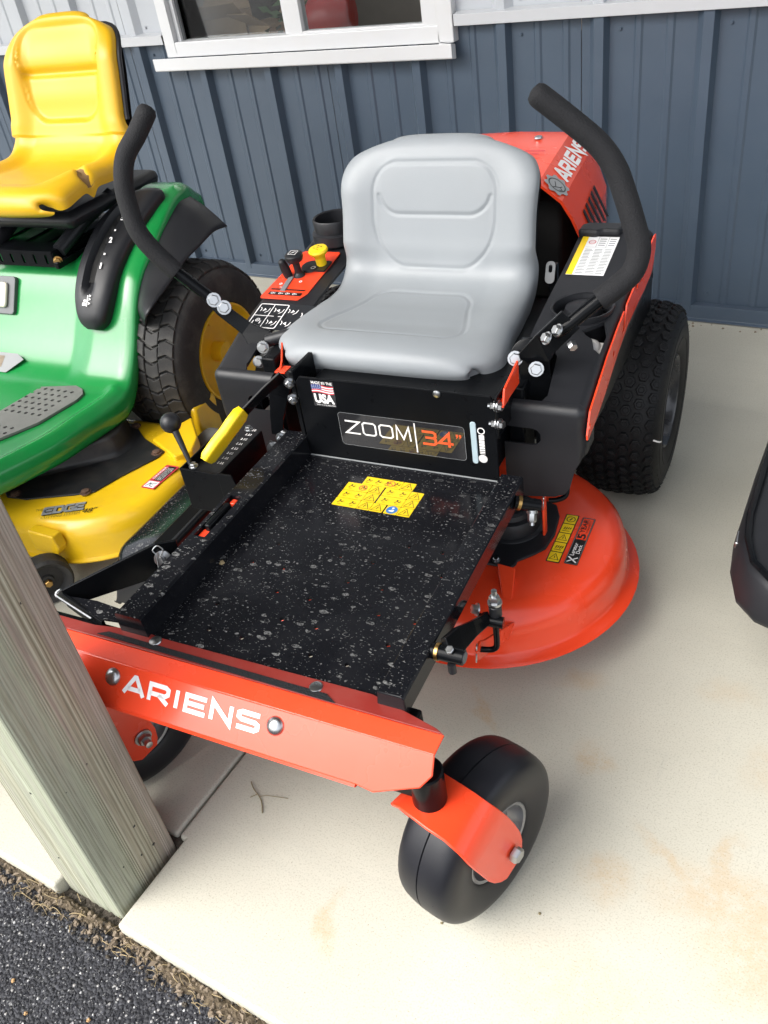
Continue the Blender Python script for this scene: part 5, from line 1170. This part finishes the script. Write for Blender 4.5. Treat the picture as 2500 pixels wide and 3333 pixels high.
# ---- foot pads with drain holes
pad = [(-1.285, .345), (-1.18, .318), (-1.148, .330), (-1.126, .352), (-1.122, .385), (-1.146, .505), (-1.182, .570), (-1.20, .60), (-1.33, .60), (-1.31, .50)]
g = MB().prism([(a, -b) for a, b in pad], FZ(.3045), 0, .006); cut = MB()
for i in range(6):
    for j in range(10):
        a = -1.165 - .024 * i + .004 * j * -.3; b = .352 + .024 * j
        if (a < -1.30 + (b - .345) * -.15) or a > -1.135 - max(0, b - .37) * .25 or .49 < b < .535: continue
        cut.lathe((a, b, .300), (0, 0, 1), [(.0058, 0), (.0058, .02)], 8, True, True)
g.build('foot_pad', 'greyrub', tr, smooth=False, cut=cut)
MB().prism([(a, -b) for a, b in pad], FZ(.3025), 0, .0018).build('pad_underlay', 'blackp', tr, smooth=False)
# ---- fender flare around the wheel
g = MB()
fin = spline([(-1.040, .150, .420), (-1.042, .145, .470), (-1.046, .09, .535), (-1.048, .02, .575), (-1.052, -.06, .625), (-1.058, -.14, .658), (-1.075, -.21, .655)], 6)
fout = spline([(-1.010, .170, .425), (-.950, .212, .486), (-.940, .118, .523), (-.935, .035, .555), (-.935, -.05, .568), (-.938, -.13, .578), (-.945, -.200, .566)], 6)
def flare(u, v):
    k = v * (len(fin) - 1); i = min(int(k), len(fin) - 2); t = k - i; p = fin[i].lerp(fin[i + 1], t); q = fout[i].lerp(fout[i + 1], t)
    r = p.lerp(q, u); r.z += .010 * math.sin(math.pi * u) * sstep(0, .15, v); return r
g.grid(flare, 10, 36); fo_ = g.build('fender_flare', 'plastic', tr, ang=60); s2 = fo_.modifiers.new('solid', 'SOLIDIFY'); s2.thickness = .004
# ---- lift lever console
KP = [(.212, .428, -1.150, .022), (.202, .448, -1.150, .046), (.172, .500, -1.152, .062), (.12, .552, -1.156, .068), (.06, .592, -1.158, .072), (.0, .626, -1.155, .074), (-.04, .650, -1.142, .070), (-.08, .668, -1.124, .058), (-.11, .679, -1.106, .042), (-.128, .682, -1.100, .022)]
kp = spline([(b, z, a) for b, z, a, w in KP], 5); kw = spline([(w, 0, 0) for *_, w in KP], 5)
rings = []
for i, (q, w) in enumerate(zip(kp, kw)):
    t2_ = kp[min(i + 1, len(kp) - 1)] - kp[max(0, i - 1)]; t = V((0, t2_.x, t2_.y)).normalized(); n_ = V((0, -t.z, t.y)); n_ = n_ if n_.z > 0 else -n_
    ww = max(.012, w.x); c = V((q.z, q.x, q.y)); hgt = .030 * min(1, ww / .05)
    sl = sstep(.172, .154, q.x) * sstep(-.055, -.040, q.x)
    ring = []
    for m_ in range(44):
        x = 2 * math.pi * m_ / 44; la = math.copysign(abs(math.cos(x)) ** .7, math.cos(x)); hh = math.copysign(abs(math.sin(x)) ** .7, math.sin(x))
        dv = -.022 * sl * sstep(-.026, -.022, la * ww) * sstep(.012, .008, la * ww) if hh > 0 else 0
        ring.append(c + V((1, 0, 0)) * ww * la + n_ * (hgt * max(-.9, hh) + dv))
    rings.append(ring)
cn = MB().loft(rings).build('lever_console', 'plastic', tr, ang=50)
def on_con(b):
    for q0, q1 in zip(kp, kp[1:]):
        if q0.x >= b >= q1.x: t = (q0.x - b) / (q0.x - q1.x); return q0.lerp(q1, t)
    return kp[-1]
g = MB()
for i in range(12):
    b = .150 - .185 * i / 12; q = on_con(b); b_ = .150 - .185 * (i + 1) / 12; q_ = on_con(b_)
    g.add([(q.z - .021, b + .005, q.y + .012), (q.z + .008, b + .005, q.y + .012), (q_.z + .008, b_ + .005, q_.y + .012), (q_.z - .021, b_ + .005, q_.y + .012)], [(0, 1, 2, 3)])
g.build('slot_dark_sheet', 'dark', cn, smooth=False)  # near-black sheet laid in the slot in place of its shade
for b in (.130, .098, .065, .032, 0):
    q = on_con(b); f = Fr((q.z + .008, b, q.y + .026), (1, 0, 0), V((0, -.72, .69)), (0, .69, .72)); MB().prism([(0, -.007), (.011, -.007), (.014, -.003), (.014, .004), (.010, .007), (0, .007)], f, .0045, .0065).build('notch_dark_patch', 'dark', cn, smooth=False)  # near-black patches in place of the shade in the notches
for tx, b, sx in (('3', 0, .011), ('-', .032, .006), ('2', .065, .011), ('-', .098, .006), ('1', .130, .005)):
    q = on_con(b); e1 = V((.0, -.72, .69)).normalized(); f = Fr((q.z + .026, b + .012, q.y + .0275), (1, 0, 0), e1, (0, .69, .72))
    m_ = MB(); put_text(m_, f, tx, 0, 0, sx, .016 if tx != '-' else .005, .004, .03); m_.build('mark', 'wtext', cn, smooth=False)
q = on_con(.190); f = Fr((q.z - .014, .212, q.y + .022), (1, 0, 0), V((0, -.62, .78)), (0, .78, .62)); m_ = MB()
m_.rect(f, .016, 0, .019, .030, .006); m_.rect(f, .002, .002, .014, .010, .006); m_.rect(f, .005, .013, .014, .018, .006)
for y in (.006, .017, .026): m_.stroke(f, [(.022, y), (.028, y + .004)], .002, False, .006); m_.stroke(f, [(.022, y + .006), (.028, y + .002)], .002, False, .006)
m_.build('mark', 'wtext', cn, smooth=False)
# ---- cream latch in a dark bezel on the hump
LF2 = Fr((-1.575, .176, .432), (1, 0, 0), V((.0, -.53, .85)).normalized(), (0, .85, .53))
bz = MB().prism(rrect(0, 0, .090, .108, .010), LF2, -.012, .006).build('switch_bezel', 'greypl', tr, smooth=False, bevel=.002)
MB().prism(rrect(.020, .018, .066, .090, .010), LF2, .005, .016).build('switch_rocker', 'cream', bz, bevel=.005, seg=3)
DG = Fr((-1.56, .300, .3105), (1, 0, 0), V((0, -.80, .60)).normalized(), (0, .6, .80))
dl = MB().prism([(0, 0), (.10, 0), (.15, .045), (.12, .06), (0, .06)], DG, .004, .006).build('body_decal', 'gprint', tr, smooth=False)
MB().rect(DG, .01, .015, .075, .05, .0065).build('decal_picture', 'chip', dl, smooth=False)
# ---- seat base plate
g = MB(); g.bx(-1.62, -1.305, -.18, .125, .600, .606); cut = MB()
for x in (-1.56, -1.47, -1.38): cut.bx(x, x + .028, -.14, .06, .55, .65)
sp_ = g.build('seat_base', 'black', tr, smooth=False, cut=cut)
g = MB(); g.bx(-1.62, -1.307, .122, .127, .562, .603); cut = MB()
for i in range(7): cut.prism(rrect(-1.60 + .044 * i, .570, -1.591 + .044 * i, .597, .004), Fr((0, .12, 0), (1, 0, 0), (0, 0, 1), (0, 1, 0)), -.02, .02)
g.build('seat_base_front', 'black', sp_, smooth=False, cut=cut)
MB().bx(-1.309, -1.304, -.18, .125, .562, .603).build('seat_base_side', 'black', sp_, bevel=.002)
MB().bolt((-1.296, .121, .580), (.5, .8, .1), .0095, .010).build('bolt', 'bronze', sp_)
MB().bx(-1.30, -1.285, -.10, .135, .560, .580).build('seat_base_foot', 'black', sp_, bevel=.003)
for xx, dx in ((-1.30, .06), (-1.55, 0)): MB().tube([(xx, .10, .60), (xx + dx * .3, 0, .645), (xx + dx, -.10, .69)], .020, 10).build('seat_spring_arm', 'plastic', sp_)
MB().bx(-1.60, -1.22, -.30, .10, .655, .700).build('seat_bracket', 'plastic', sp_, bevel=.02)
# ---- yellow seat
yprof = [(.170, .715), (.192, .728), (.200, .752), (.188, .776), (.155, .790), (.08, .792), (.0, .785), (-.07, .780), (-.125, .786), (-.163, .812), (-.186, .86), (-.205, .92), (-.224, .985), (-.243, 1.05), (-.258, 1.095), (-.278, 1.118), (-.302, 1.118), (-.318, 1.095)]
YA = -1.405
def yhw(s, b, z):
    if b > -.14 and z < .82:
        w = interp(b, ((-.14, .228), (0, .236), (.12, .236), (.2, .228))); w -= .055 * sstep(.12, .205, b) ** 2
    else:
        w = interp(z, ((.80, .228), (.88, .208), (.97, .207), (1.05, .203))); w *= max(.05, 1 - max(0, (z - 1.0) / .127) ** 2.6) ** (1 / 2.6)
        if b < -.278: w = .105
    return w
def ygroove(x, s, b, z):
    g = 0.0
    if z > .83 and b < -.16:
        d = sd_box(x, z - .985, .128 + .022 * sstep(.88, 1.05, z), .120, .06); g -= .012 * sstep(.010, -.012, d)
        if d < 0: g -= .010 * math.exp(-((z - .985) / .010) ** 2); g += .006 * math.exp(-((z - 1.02) / .03) ** 2) + .004 * math.exp(-((z - .93) / .03) ** 2)
    elif b < .15:
        d = sd_box(x, b - .0, .150, .14, .05); g -= .008 * sstep(.02, -.03, d)
    # the split in the right bolster
    if z < .86 and -.11 < b < .10:
        t = (x - .105) / .13
        if t > 0:
            bc = -.005 + .035 * t + .010 * math.sin(t * 9); g -= .020 * math.exp(-((b - bc) / (.005 + .011 * t)) ** 2) * sstep(0, .25, t)
    return g
def ylift(u, s, b, z):
    k = .022 * sstep(.55, .85, abs(u)) * (1 if z > .82 else sstep(.17, .0, b)) * sstep(1.11, 1.0, z)
    if z > .83: k += .014 * u * u * sstep(1.11, 1.0, z)
    return k
gg, bk = seat_surface(yprof, yhw, YA, .040, 3.4, ygroove, ylift, Tc=.022, zc=.83)
ys = grid_mb(gg).build('seat', 'yseat', tr, ang=80)
grid_mb(bk).build('seat_shell', 'plastic', ys, ang=80)
g = MB()
for sg in (1,):
    row = [r[-1] for r in gg if r[len(r) // 2].z > .86]; g.tube([p + V((.003, -.006, -.002)) for p in row[::4]], .007, 8)
g.build('seat_trim', 'plastic', ys)
# exposed foam inside the tear
tp = []
for i in range(11):
    t = .05 + .95 * i / 10; x = .105 + .13 * t; bc = -.005 + .035 * t + .010 * math.sin(t * 9); tp.append((x, bc, .004 + .011 * t))
n_ = len(gg[0]); g = MB(); L0 = []; L1 = []
def seat_at(x, b):
    best = None
    for r in gg:
        for p in r[n_ // 2:]:
            if p.z < .86:
                d = (p.x - YA - x) ** 2 + (p.y - b) ** 2
                if best is None or d < best[0]: best = (d, p)
    return best[1]
for x, b, w in tp:
    p0 = seat_at(x, b - w * 1.1); p1 = seat_at(x, b + w * 1.1); L0.append(p0 + V((0, 0, .0006))); L1.append(p1 + V((0, 0, .0006)))
mid = [(a_ + b_) / 2 + V((random.uniform(-.002, .002), random.uniform(-.002, .002), -.006)) for a_, b_ in zip(L0, L1)]
g.add(L0 + mid + L1, [(i, i + 1, 12 + i, 11 + i) for i in range(10)] + [(11 + i, 12 + i, 23 + i, 22 + i) for i in range(10)]); g.build('seat_tear', 'tear', ys)
# ---- rear wheel with block tread
def tractor_wheel(a_in, a_out, out):
    ac = (a_in + a_out) / 2; hw = abs(a_out - a_in) / 2; c = V((ac, -.02, .262)); ax = V((out, 0, 0)); Rw = .250
    half = [(.134, hw * .84), (.145, hw * .95), (.165, hw), (.20, hw * .985), (.228, hw * .90), (.243, hw * .72), (.2485, hw * .4), (.250, 0)]
    pr = [(q.x, q.y) for q in spline([(r, h, 0) for r, h in half], 4)]; pr = pr + [(r, -h) for r, h in reversed(pr[:-1])]
    ty = MB().lathe(c, ax, pr, 80).build('rear_tyre', 'oldtyre', tr, ang=50)
    # tread blocks: one mesh for each column, shared by all blocks of the column
    cols = [(-.085, .2425, .42, 1), (-.044, .2485, .10, -1), (0, .2500, 0, 1), (.044, .2485, -.10, -1), (.085, .2425, -.42, 1)]
    N_ = 38
    for ci, (h, r, tilt, sh) in enumerate(cols):
        base = bpy.data.meshes.new('tread_block'); hx, hy = .0202, .0178
        sk = .006 * sh
        vs = []
        for zz, k in ((-.004, 1.04), (.0065, .99), (.0085, .90)):
            for x, y in ((-hx, -hy - sk), (0, -hy + sk * .4), (hx, -hy - sk), (hx, hy - sk), (0, hy + sk * .4), (-hx, hy - sk)): vs.append((x * k, y * k, zz))
        fs = [(12, 13, 14, 15, 16, 17)] + [(l * 6 + i, l * 6 + (i + 1) % 6, (l + 1) * 6 + (i + 1) % 6, (l + 1) * 6 + i) for l in (0, 1) for i in range(6)]
        base.from_pydata(vs, [], fs); base.materials.append(M['oldtyre'])
        for k in range(N_):
            an = 2 * math.pi * (k + (.5 if ci % 2 else 0)) / N_; rad = V((0, math.cos(an), math.sin(an))); tg = V((0, -math.sin(an), math.cos(an)))
            nn = (rad * math.cos(tilt) - V((1, 0, 0)) * math.sin(tilt)).normalized(); x = V((1, 0, 0)); x = (x - nn * x.dot(nn)).normalized()
            p = c + V((1, 0, 0)) * h + rad * r
            fl_v = lambda q: V((q.x, -q.y, q.z))
            X_, Y_, Z_ = fl_v(x), fl_v(tg), fl_v(nn); P_ = cv(p)
            ob = bpy.data.objects.new('tread_block', base); C.objects.link(ob); ob.parent = ty
            ob.matrix_local = Matrix(((X_.x, Y_.x, Z_.x, P_.x), (X_.y, Y_.y, Z_.y, P_.y), (X_.z, Y_.z, Z_.z, P_.z), (0, 0, 0, 1)))
    rm = MB().lathe(c, ax, [(.142, hw * .90), (.1405, hw * .97), (.135, hw * .97), (.131, hw * .86), (.126, hw * .70), (.118, hw * .62), (.070, hw * .52), (.050, hw * .56), (.030, hw * .56), (.0295, hw * .85), (1e-4, hw * .86)], 48).build('rear_rim', 'yrim', ty)
    for k in range(1): MB().cyl(c + ax * hw * .54 + V((0, .0, .092)), c + ax * (hw * .54 + .012) + V((0, 0, .092)), .012, 14).build('rim_plug', 'yrim', rm)
tractor_wheel(-1.150, -.900, 1); tractor_wheel(-1.94, -1.69, -1)
MB().cyl((-1.8, -.02, .262), (-1.03, -.02, .262), .028).build('axle', 'satin', tr); MB().bx(-1.60, -1.22, -.28, .06, .24, .50).build('chassis', 'satin', tr, bevel=.01)
MB().bx(-1.56, -1.26, .06, 1.3, .20, .27).build('chassis_rail', 'satin', tr, bevel=.01)
# ---- yellow deck
EC = (-1.02, .470)
def estad(r, z, n=28, dx=0):
    out = []
    for i in range(n + 1): t = R(-90 + 180 * i / n); out.append(V((EC[0] + r * math.cos(t), EC[1] + r * math.sin(t), z)))
    for i in range(n + 1): t = R(90 + 180 * i / n); out.append(V((-1.80 + r * math.cos(t), EC[1] + r * math.sin(t), z)))
    return out
g = MB(); g.loft([estad(r, z) for r, z in ((.252, .062), (.264, .062), (.265, .066), (.256, .070), (.2535, .078), (.2535, .115), (.248, .142), (.236, .160), (.216, .169), (.18, .171))], False, True)
yd = g.build('mower_deck', 'yellow', tr, ang=45)
tabp = [(-.905, .215), (-.825, .30), (-.80, .36), (-.83, .40), (-.95, .34)]
MB().prism([(a, -b) for a, b in tabp], FZ(.150), 0, .035).build('deck_wing', 'yellow', yd, smooth=False, bevel=.006, seg=3)
# black belt shield: base sheet and raised housing
sh = [(-1.30, .58), (-1.30, .30), (-1.24, .255), (-1.06, .275), (-.985, .33), (-.885, .372), (-.885, .40), (-.93, .50), (-.955, .575), (-1.00, .60), (-1.12, .650), (-1.18, .655)]
bs = MB().prism([(a, -b) for a, b in sh], FZ(.1712), 0, .005).build('belt_shield', 'decky', yd, smooth=False, bevel=.002)
hs_ = [(-1.29, .555), (-1.30, .33), (-1.235, .275), (-1.075, .293), (-1.025, .335), (-1.005, .40), (-1.03, .445), (-1.17, .560), (-1.22, .585)]
cx_ = sum(p[0] for p in hs_) / 9; cy_ = sum(p[1] for p in hs_) / 9
hp = [(q.x, q.y) for q in spline([(a, b, 0) for a, b in hs_], 4, True)]
def hring(k, z): return [V((cx_ + (a - cx_) * k, cy_ + (b - cy_) * k, z)) for a, b in hp]
MB().loft([hring(1.10, .1765), hring(1.04, .180), hring(1.0, .188), hring(.975, .222), hring(.94, .230), hring(.90, .2325)]).build('shield_housing', 'decky', bs, ang=35)
for a, b in ((-1.165, .640), (-.975, .585), (-.90, .385), (-1.05, .285)):
    MB().bolt((a, b, .1765), (0, 0, 1), .011, .007).build('bolt', 'rust', bs)
# deck lettering
ed = V((.104, -.055, 0)); ed.normalize(); edn = V((-.055, -.104, 0)).normalized()
EF = Fr((-1.018, .700, .1716), ed, edn, (0, 0, 1))
dcl = MB(); letters(dcl, EF, 'EDGE', -.004, .015, .104, .029, .0082, gap=.14, h=.0006, narrow=''); dcl.build('lettering', 'silver', yd, smooth=False)
g = MB(); letters(g, EF, 'EDGE', -.0015, .0135, .104, .029, .0096, gap=.14, h=.0003, narrow=''); put_text(g, EF, '48"', .098, -.003, .034, .019, .0006, .0, .2); g.build('lettering_outline', 'blackp', yd, smooth=False)  # dark printed outline behind the silver letters, with the size figures
for tx_ in (('THE', -.026, .033, .018, .009, .0006), ('CUTTING SYSTEM', -.004, -.003, .098, .0105, .0006)): put_text(MB_ := MB(), EF, *tx_); MB_.build('small_lettering', 'olive', yd, smooth=False)
dn_ = Fr((-.848, .524, .1716), (1, 0, 0), V((.007, -.103, 0)).normalized(), (0, 0, 1))
ds = MB().prism(rrect(0, 0, .040, .103, .003), dn_, .0001, .0006).build('danger_sticker', 'flagred', yd, smooth=False)
MB().rect(dn_, .004, .004, .036, .030, .0009).build('picture_panel', 'white', ds, smooth=False); MB().rect(dn_, .012, .034, .036, .098, .0009).build('text_panel', 'blackp', ds, smooth=False)
DR = Fr((.0, 0, 0), (0, -1, 0), (-1, 0, 0), (0, 0, 1)); DR = Fr(dn_.p(.040, 0, .0012), dn_.ey, -dn_.ex, (0, 0, 1))
g = MB(); put_text(g, DR, 'DANGER', .040, .0300, .054, .0065, 0, .02)
for i in range(4): put_text(g, DR, ('ROTATING BLADE', 'KEEP HANDS AND', 'FEET AWAY WHILE', 'ENGINE RUNNING')[i], .038, .0225 - .0052 * i, .054, .0034, .0)
g.build('lettering', 'wtext', ds, smooth=False)
g = MB(); g.stroke(dn_, [(.008, .008), (.014, .020), (.022, .018), (.032, .026)], .002, False, .0012); g.stroke(dn_, [(.012, .026), (.020, .010), (.030, .008)], .0016, False, .0012); g.build('picture_print', 'blackp', ds, smooth=False)
# scuffs and rust spots with a shape of their own
g = MB()
for a, b, l in ((-.80, .50, .03), (-.795, .53, .022), (-.812, .545, .014), (-.788, .46, .02)):
    f = FZ(.1600); 
# gauge wheels
def gauge_wheel(a, b, r, w, hd, lab=None):
    e = V((math.cos(hd), math.sin(hd), 0)); c = V((a, b, r))
    wh = MB().lathe(c, e, [(1e-4, w * .62), (.016, w * .62), (.018, w * .35), (r * .62, w * .30), (r * .72, w * .75), (r * .90, w), (r, w * .7), (r, -w * .7), (r * .90, -w), (1e-4, -w)], 36).build('gauge_wheel', 'greyrub' if lab else 'oldtyre', tr)
    MB().bolt(c + e * w * .6, e, .010, .012, flange=False).build('bolt', 'bronze', wh); return wh
gauge_wheel(-.975, .790, .062, .026, .55)
g = MB(); g.prism([(-1.03, .105), (-.955, .105), (-.945, .125), (-.95, .16), (-1.03, .165)], Fr((0, .715, 0), (1, 0, 0), (0, 0, 1), (0, 1, 0)), 0, .030); g.build('wheel_bracket', 'yellow', yd, smooth=False, bevel=.004)
gauge_wheel(-.860, .215, .070, .030, .1, 'x')
MB().bx(-.96, -.90, .10, .20, .08, .20).build('rear_bracket', 'yellow', yd, bevel=.008)
# front of the tractor beyond the frame: hood, front wheels and steering column
g = MB(); hr = []
for b, w, z0, z1 in ((.95, .25, .34, .72), (1.15, .25, .33, .74), (1.5, .235, .33, .70), (1.62, .20, .34, .62), (1.68, .15, .38, .52)):
    hr.append([V((TC + w, b, z0)), V((TC + w, b, z1 - .10)), V((TC + w * .8, b, z1 - .03)), V((TC, b, z1)), V((TC - w * .8, b, z1 - .03)), V((TC - w, b, z1 - .10)), V((TC - w, b, z0))])
g.loft(hr); g.build('hood', 'green', tr, ang=40, bevel=.01)
for sg in (-1, 1): MB().lathe((TC + sg * .36, 1.35, .19), (sg, 0, 0), [(.08, .05), (.15, .075), (.18, .06), (.19, 0), (.18, -.06), (.15, -.075), (.08, -.05)], 40, True, True).build('front_tyre', 'oldtyre', tr)
MB().cyl((TC - .36, 1.35, .19), (TC + .36, 1.35, .19), .02).build('front_axle', 'satin', tr)
MB().tube([(TC, .98, .7), (TC, .90, .86)], .02, 12).build('steering_column', 'plastic', tr)
MB().tube([(TC + .17 * math.cos(t), .90 + .14 * math.sin(t), .87 + .10 * -math.sin(t)) for t in [2 * math.pi * k / 32 for k in range(32)]], .013, 10, closed=True).build('steering_wheel', 'plastic', tr)

# ================================================================== BLACK EQUIPMENT AT THE RIGHT EDGE
begin(.85, .35)
eq = thing('equipment_platform', 'black steel foot platform of another machine, cut off by the right edge', 'equipment', at_machine(.85, .35), YAW)
def eqring(ins, z, dz=0):
    base = [(.560, .10), (.545, .30), (.533, .52), (.537, .59), (.553, .652), (.585, .69), (.65, .715), (1.10, .80), (1.16, .78), (1.18, .70), (1.18, .10)]
    q = [(V((a, b, 0))) for a, b in base]; c = V((.86, .40, 0))
    return [V((p.x + (c.x - p.x) * ins, p.y + (c.y - p.y) * ins, z)) for p in q]
g = MB(); g.loft([eqring(.02, .270), eqring(0, .275), eqring(-.006, .285), eqring(0, .296), eqring(.03, .340), eqring(.05, .350), eqring(.08, .352)]); g.build('platform', 'plastic', eq, ang=50)
MB().tube([p + V((0, 0, .008)) for p in eqring(.055, .348)[:8]], .006, 8).build('rolled_lip', 'black', eq)
MB().bx(.534, .541, .51, .545, .300, .314).build('corner_plate', 'zinc', eq, bevel=.002)
for b in (.16, .64):
    MB().bx(.72, 1.02, b - .03, b + .03, .05, .275).build('support', 'black', eq, bevel=.004)
    for a in (.70, 1.04): MB().lathe((a, b, .06), (1, 0, 0), [(.02, -.02), (.05, -.022), (.06, -.015), (.06, .015), (.05, .022), (.02, .02)], 28, True, True).build('wheel', 'rubber', eq)
world_space()
g = MB(); q = at_machine(-.262, .93); rock(g, (q.x, q.y, .4015), .006, .4); tag(g.build('leaf_scrap', 'straw', smooth=False), 'tiny tan leaf scrap on the left edge of the black floor pan', 'leaf')
bpy.context.view_layer.update()
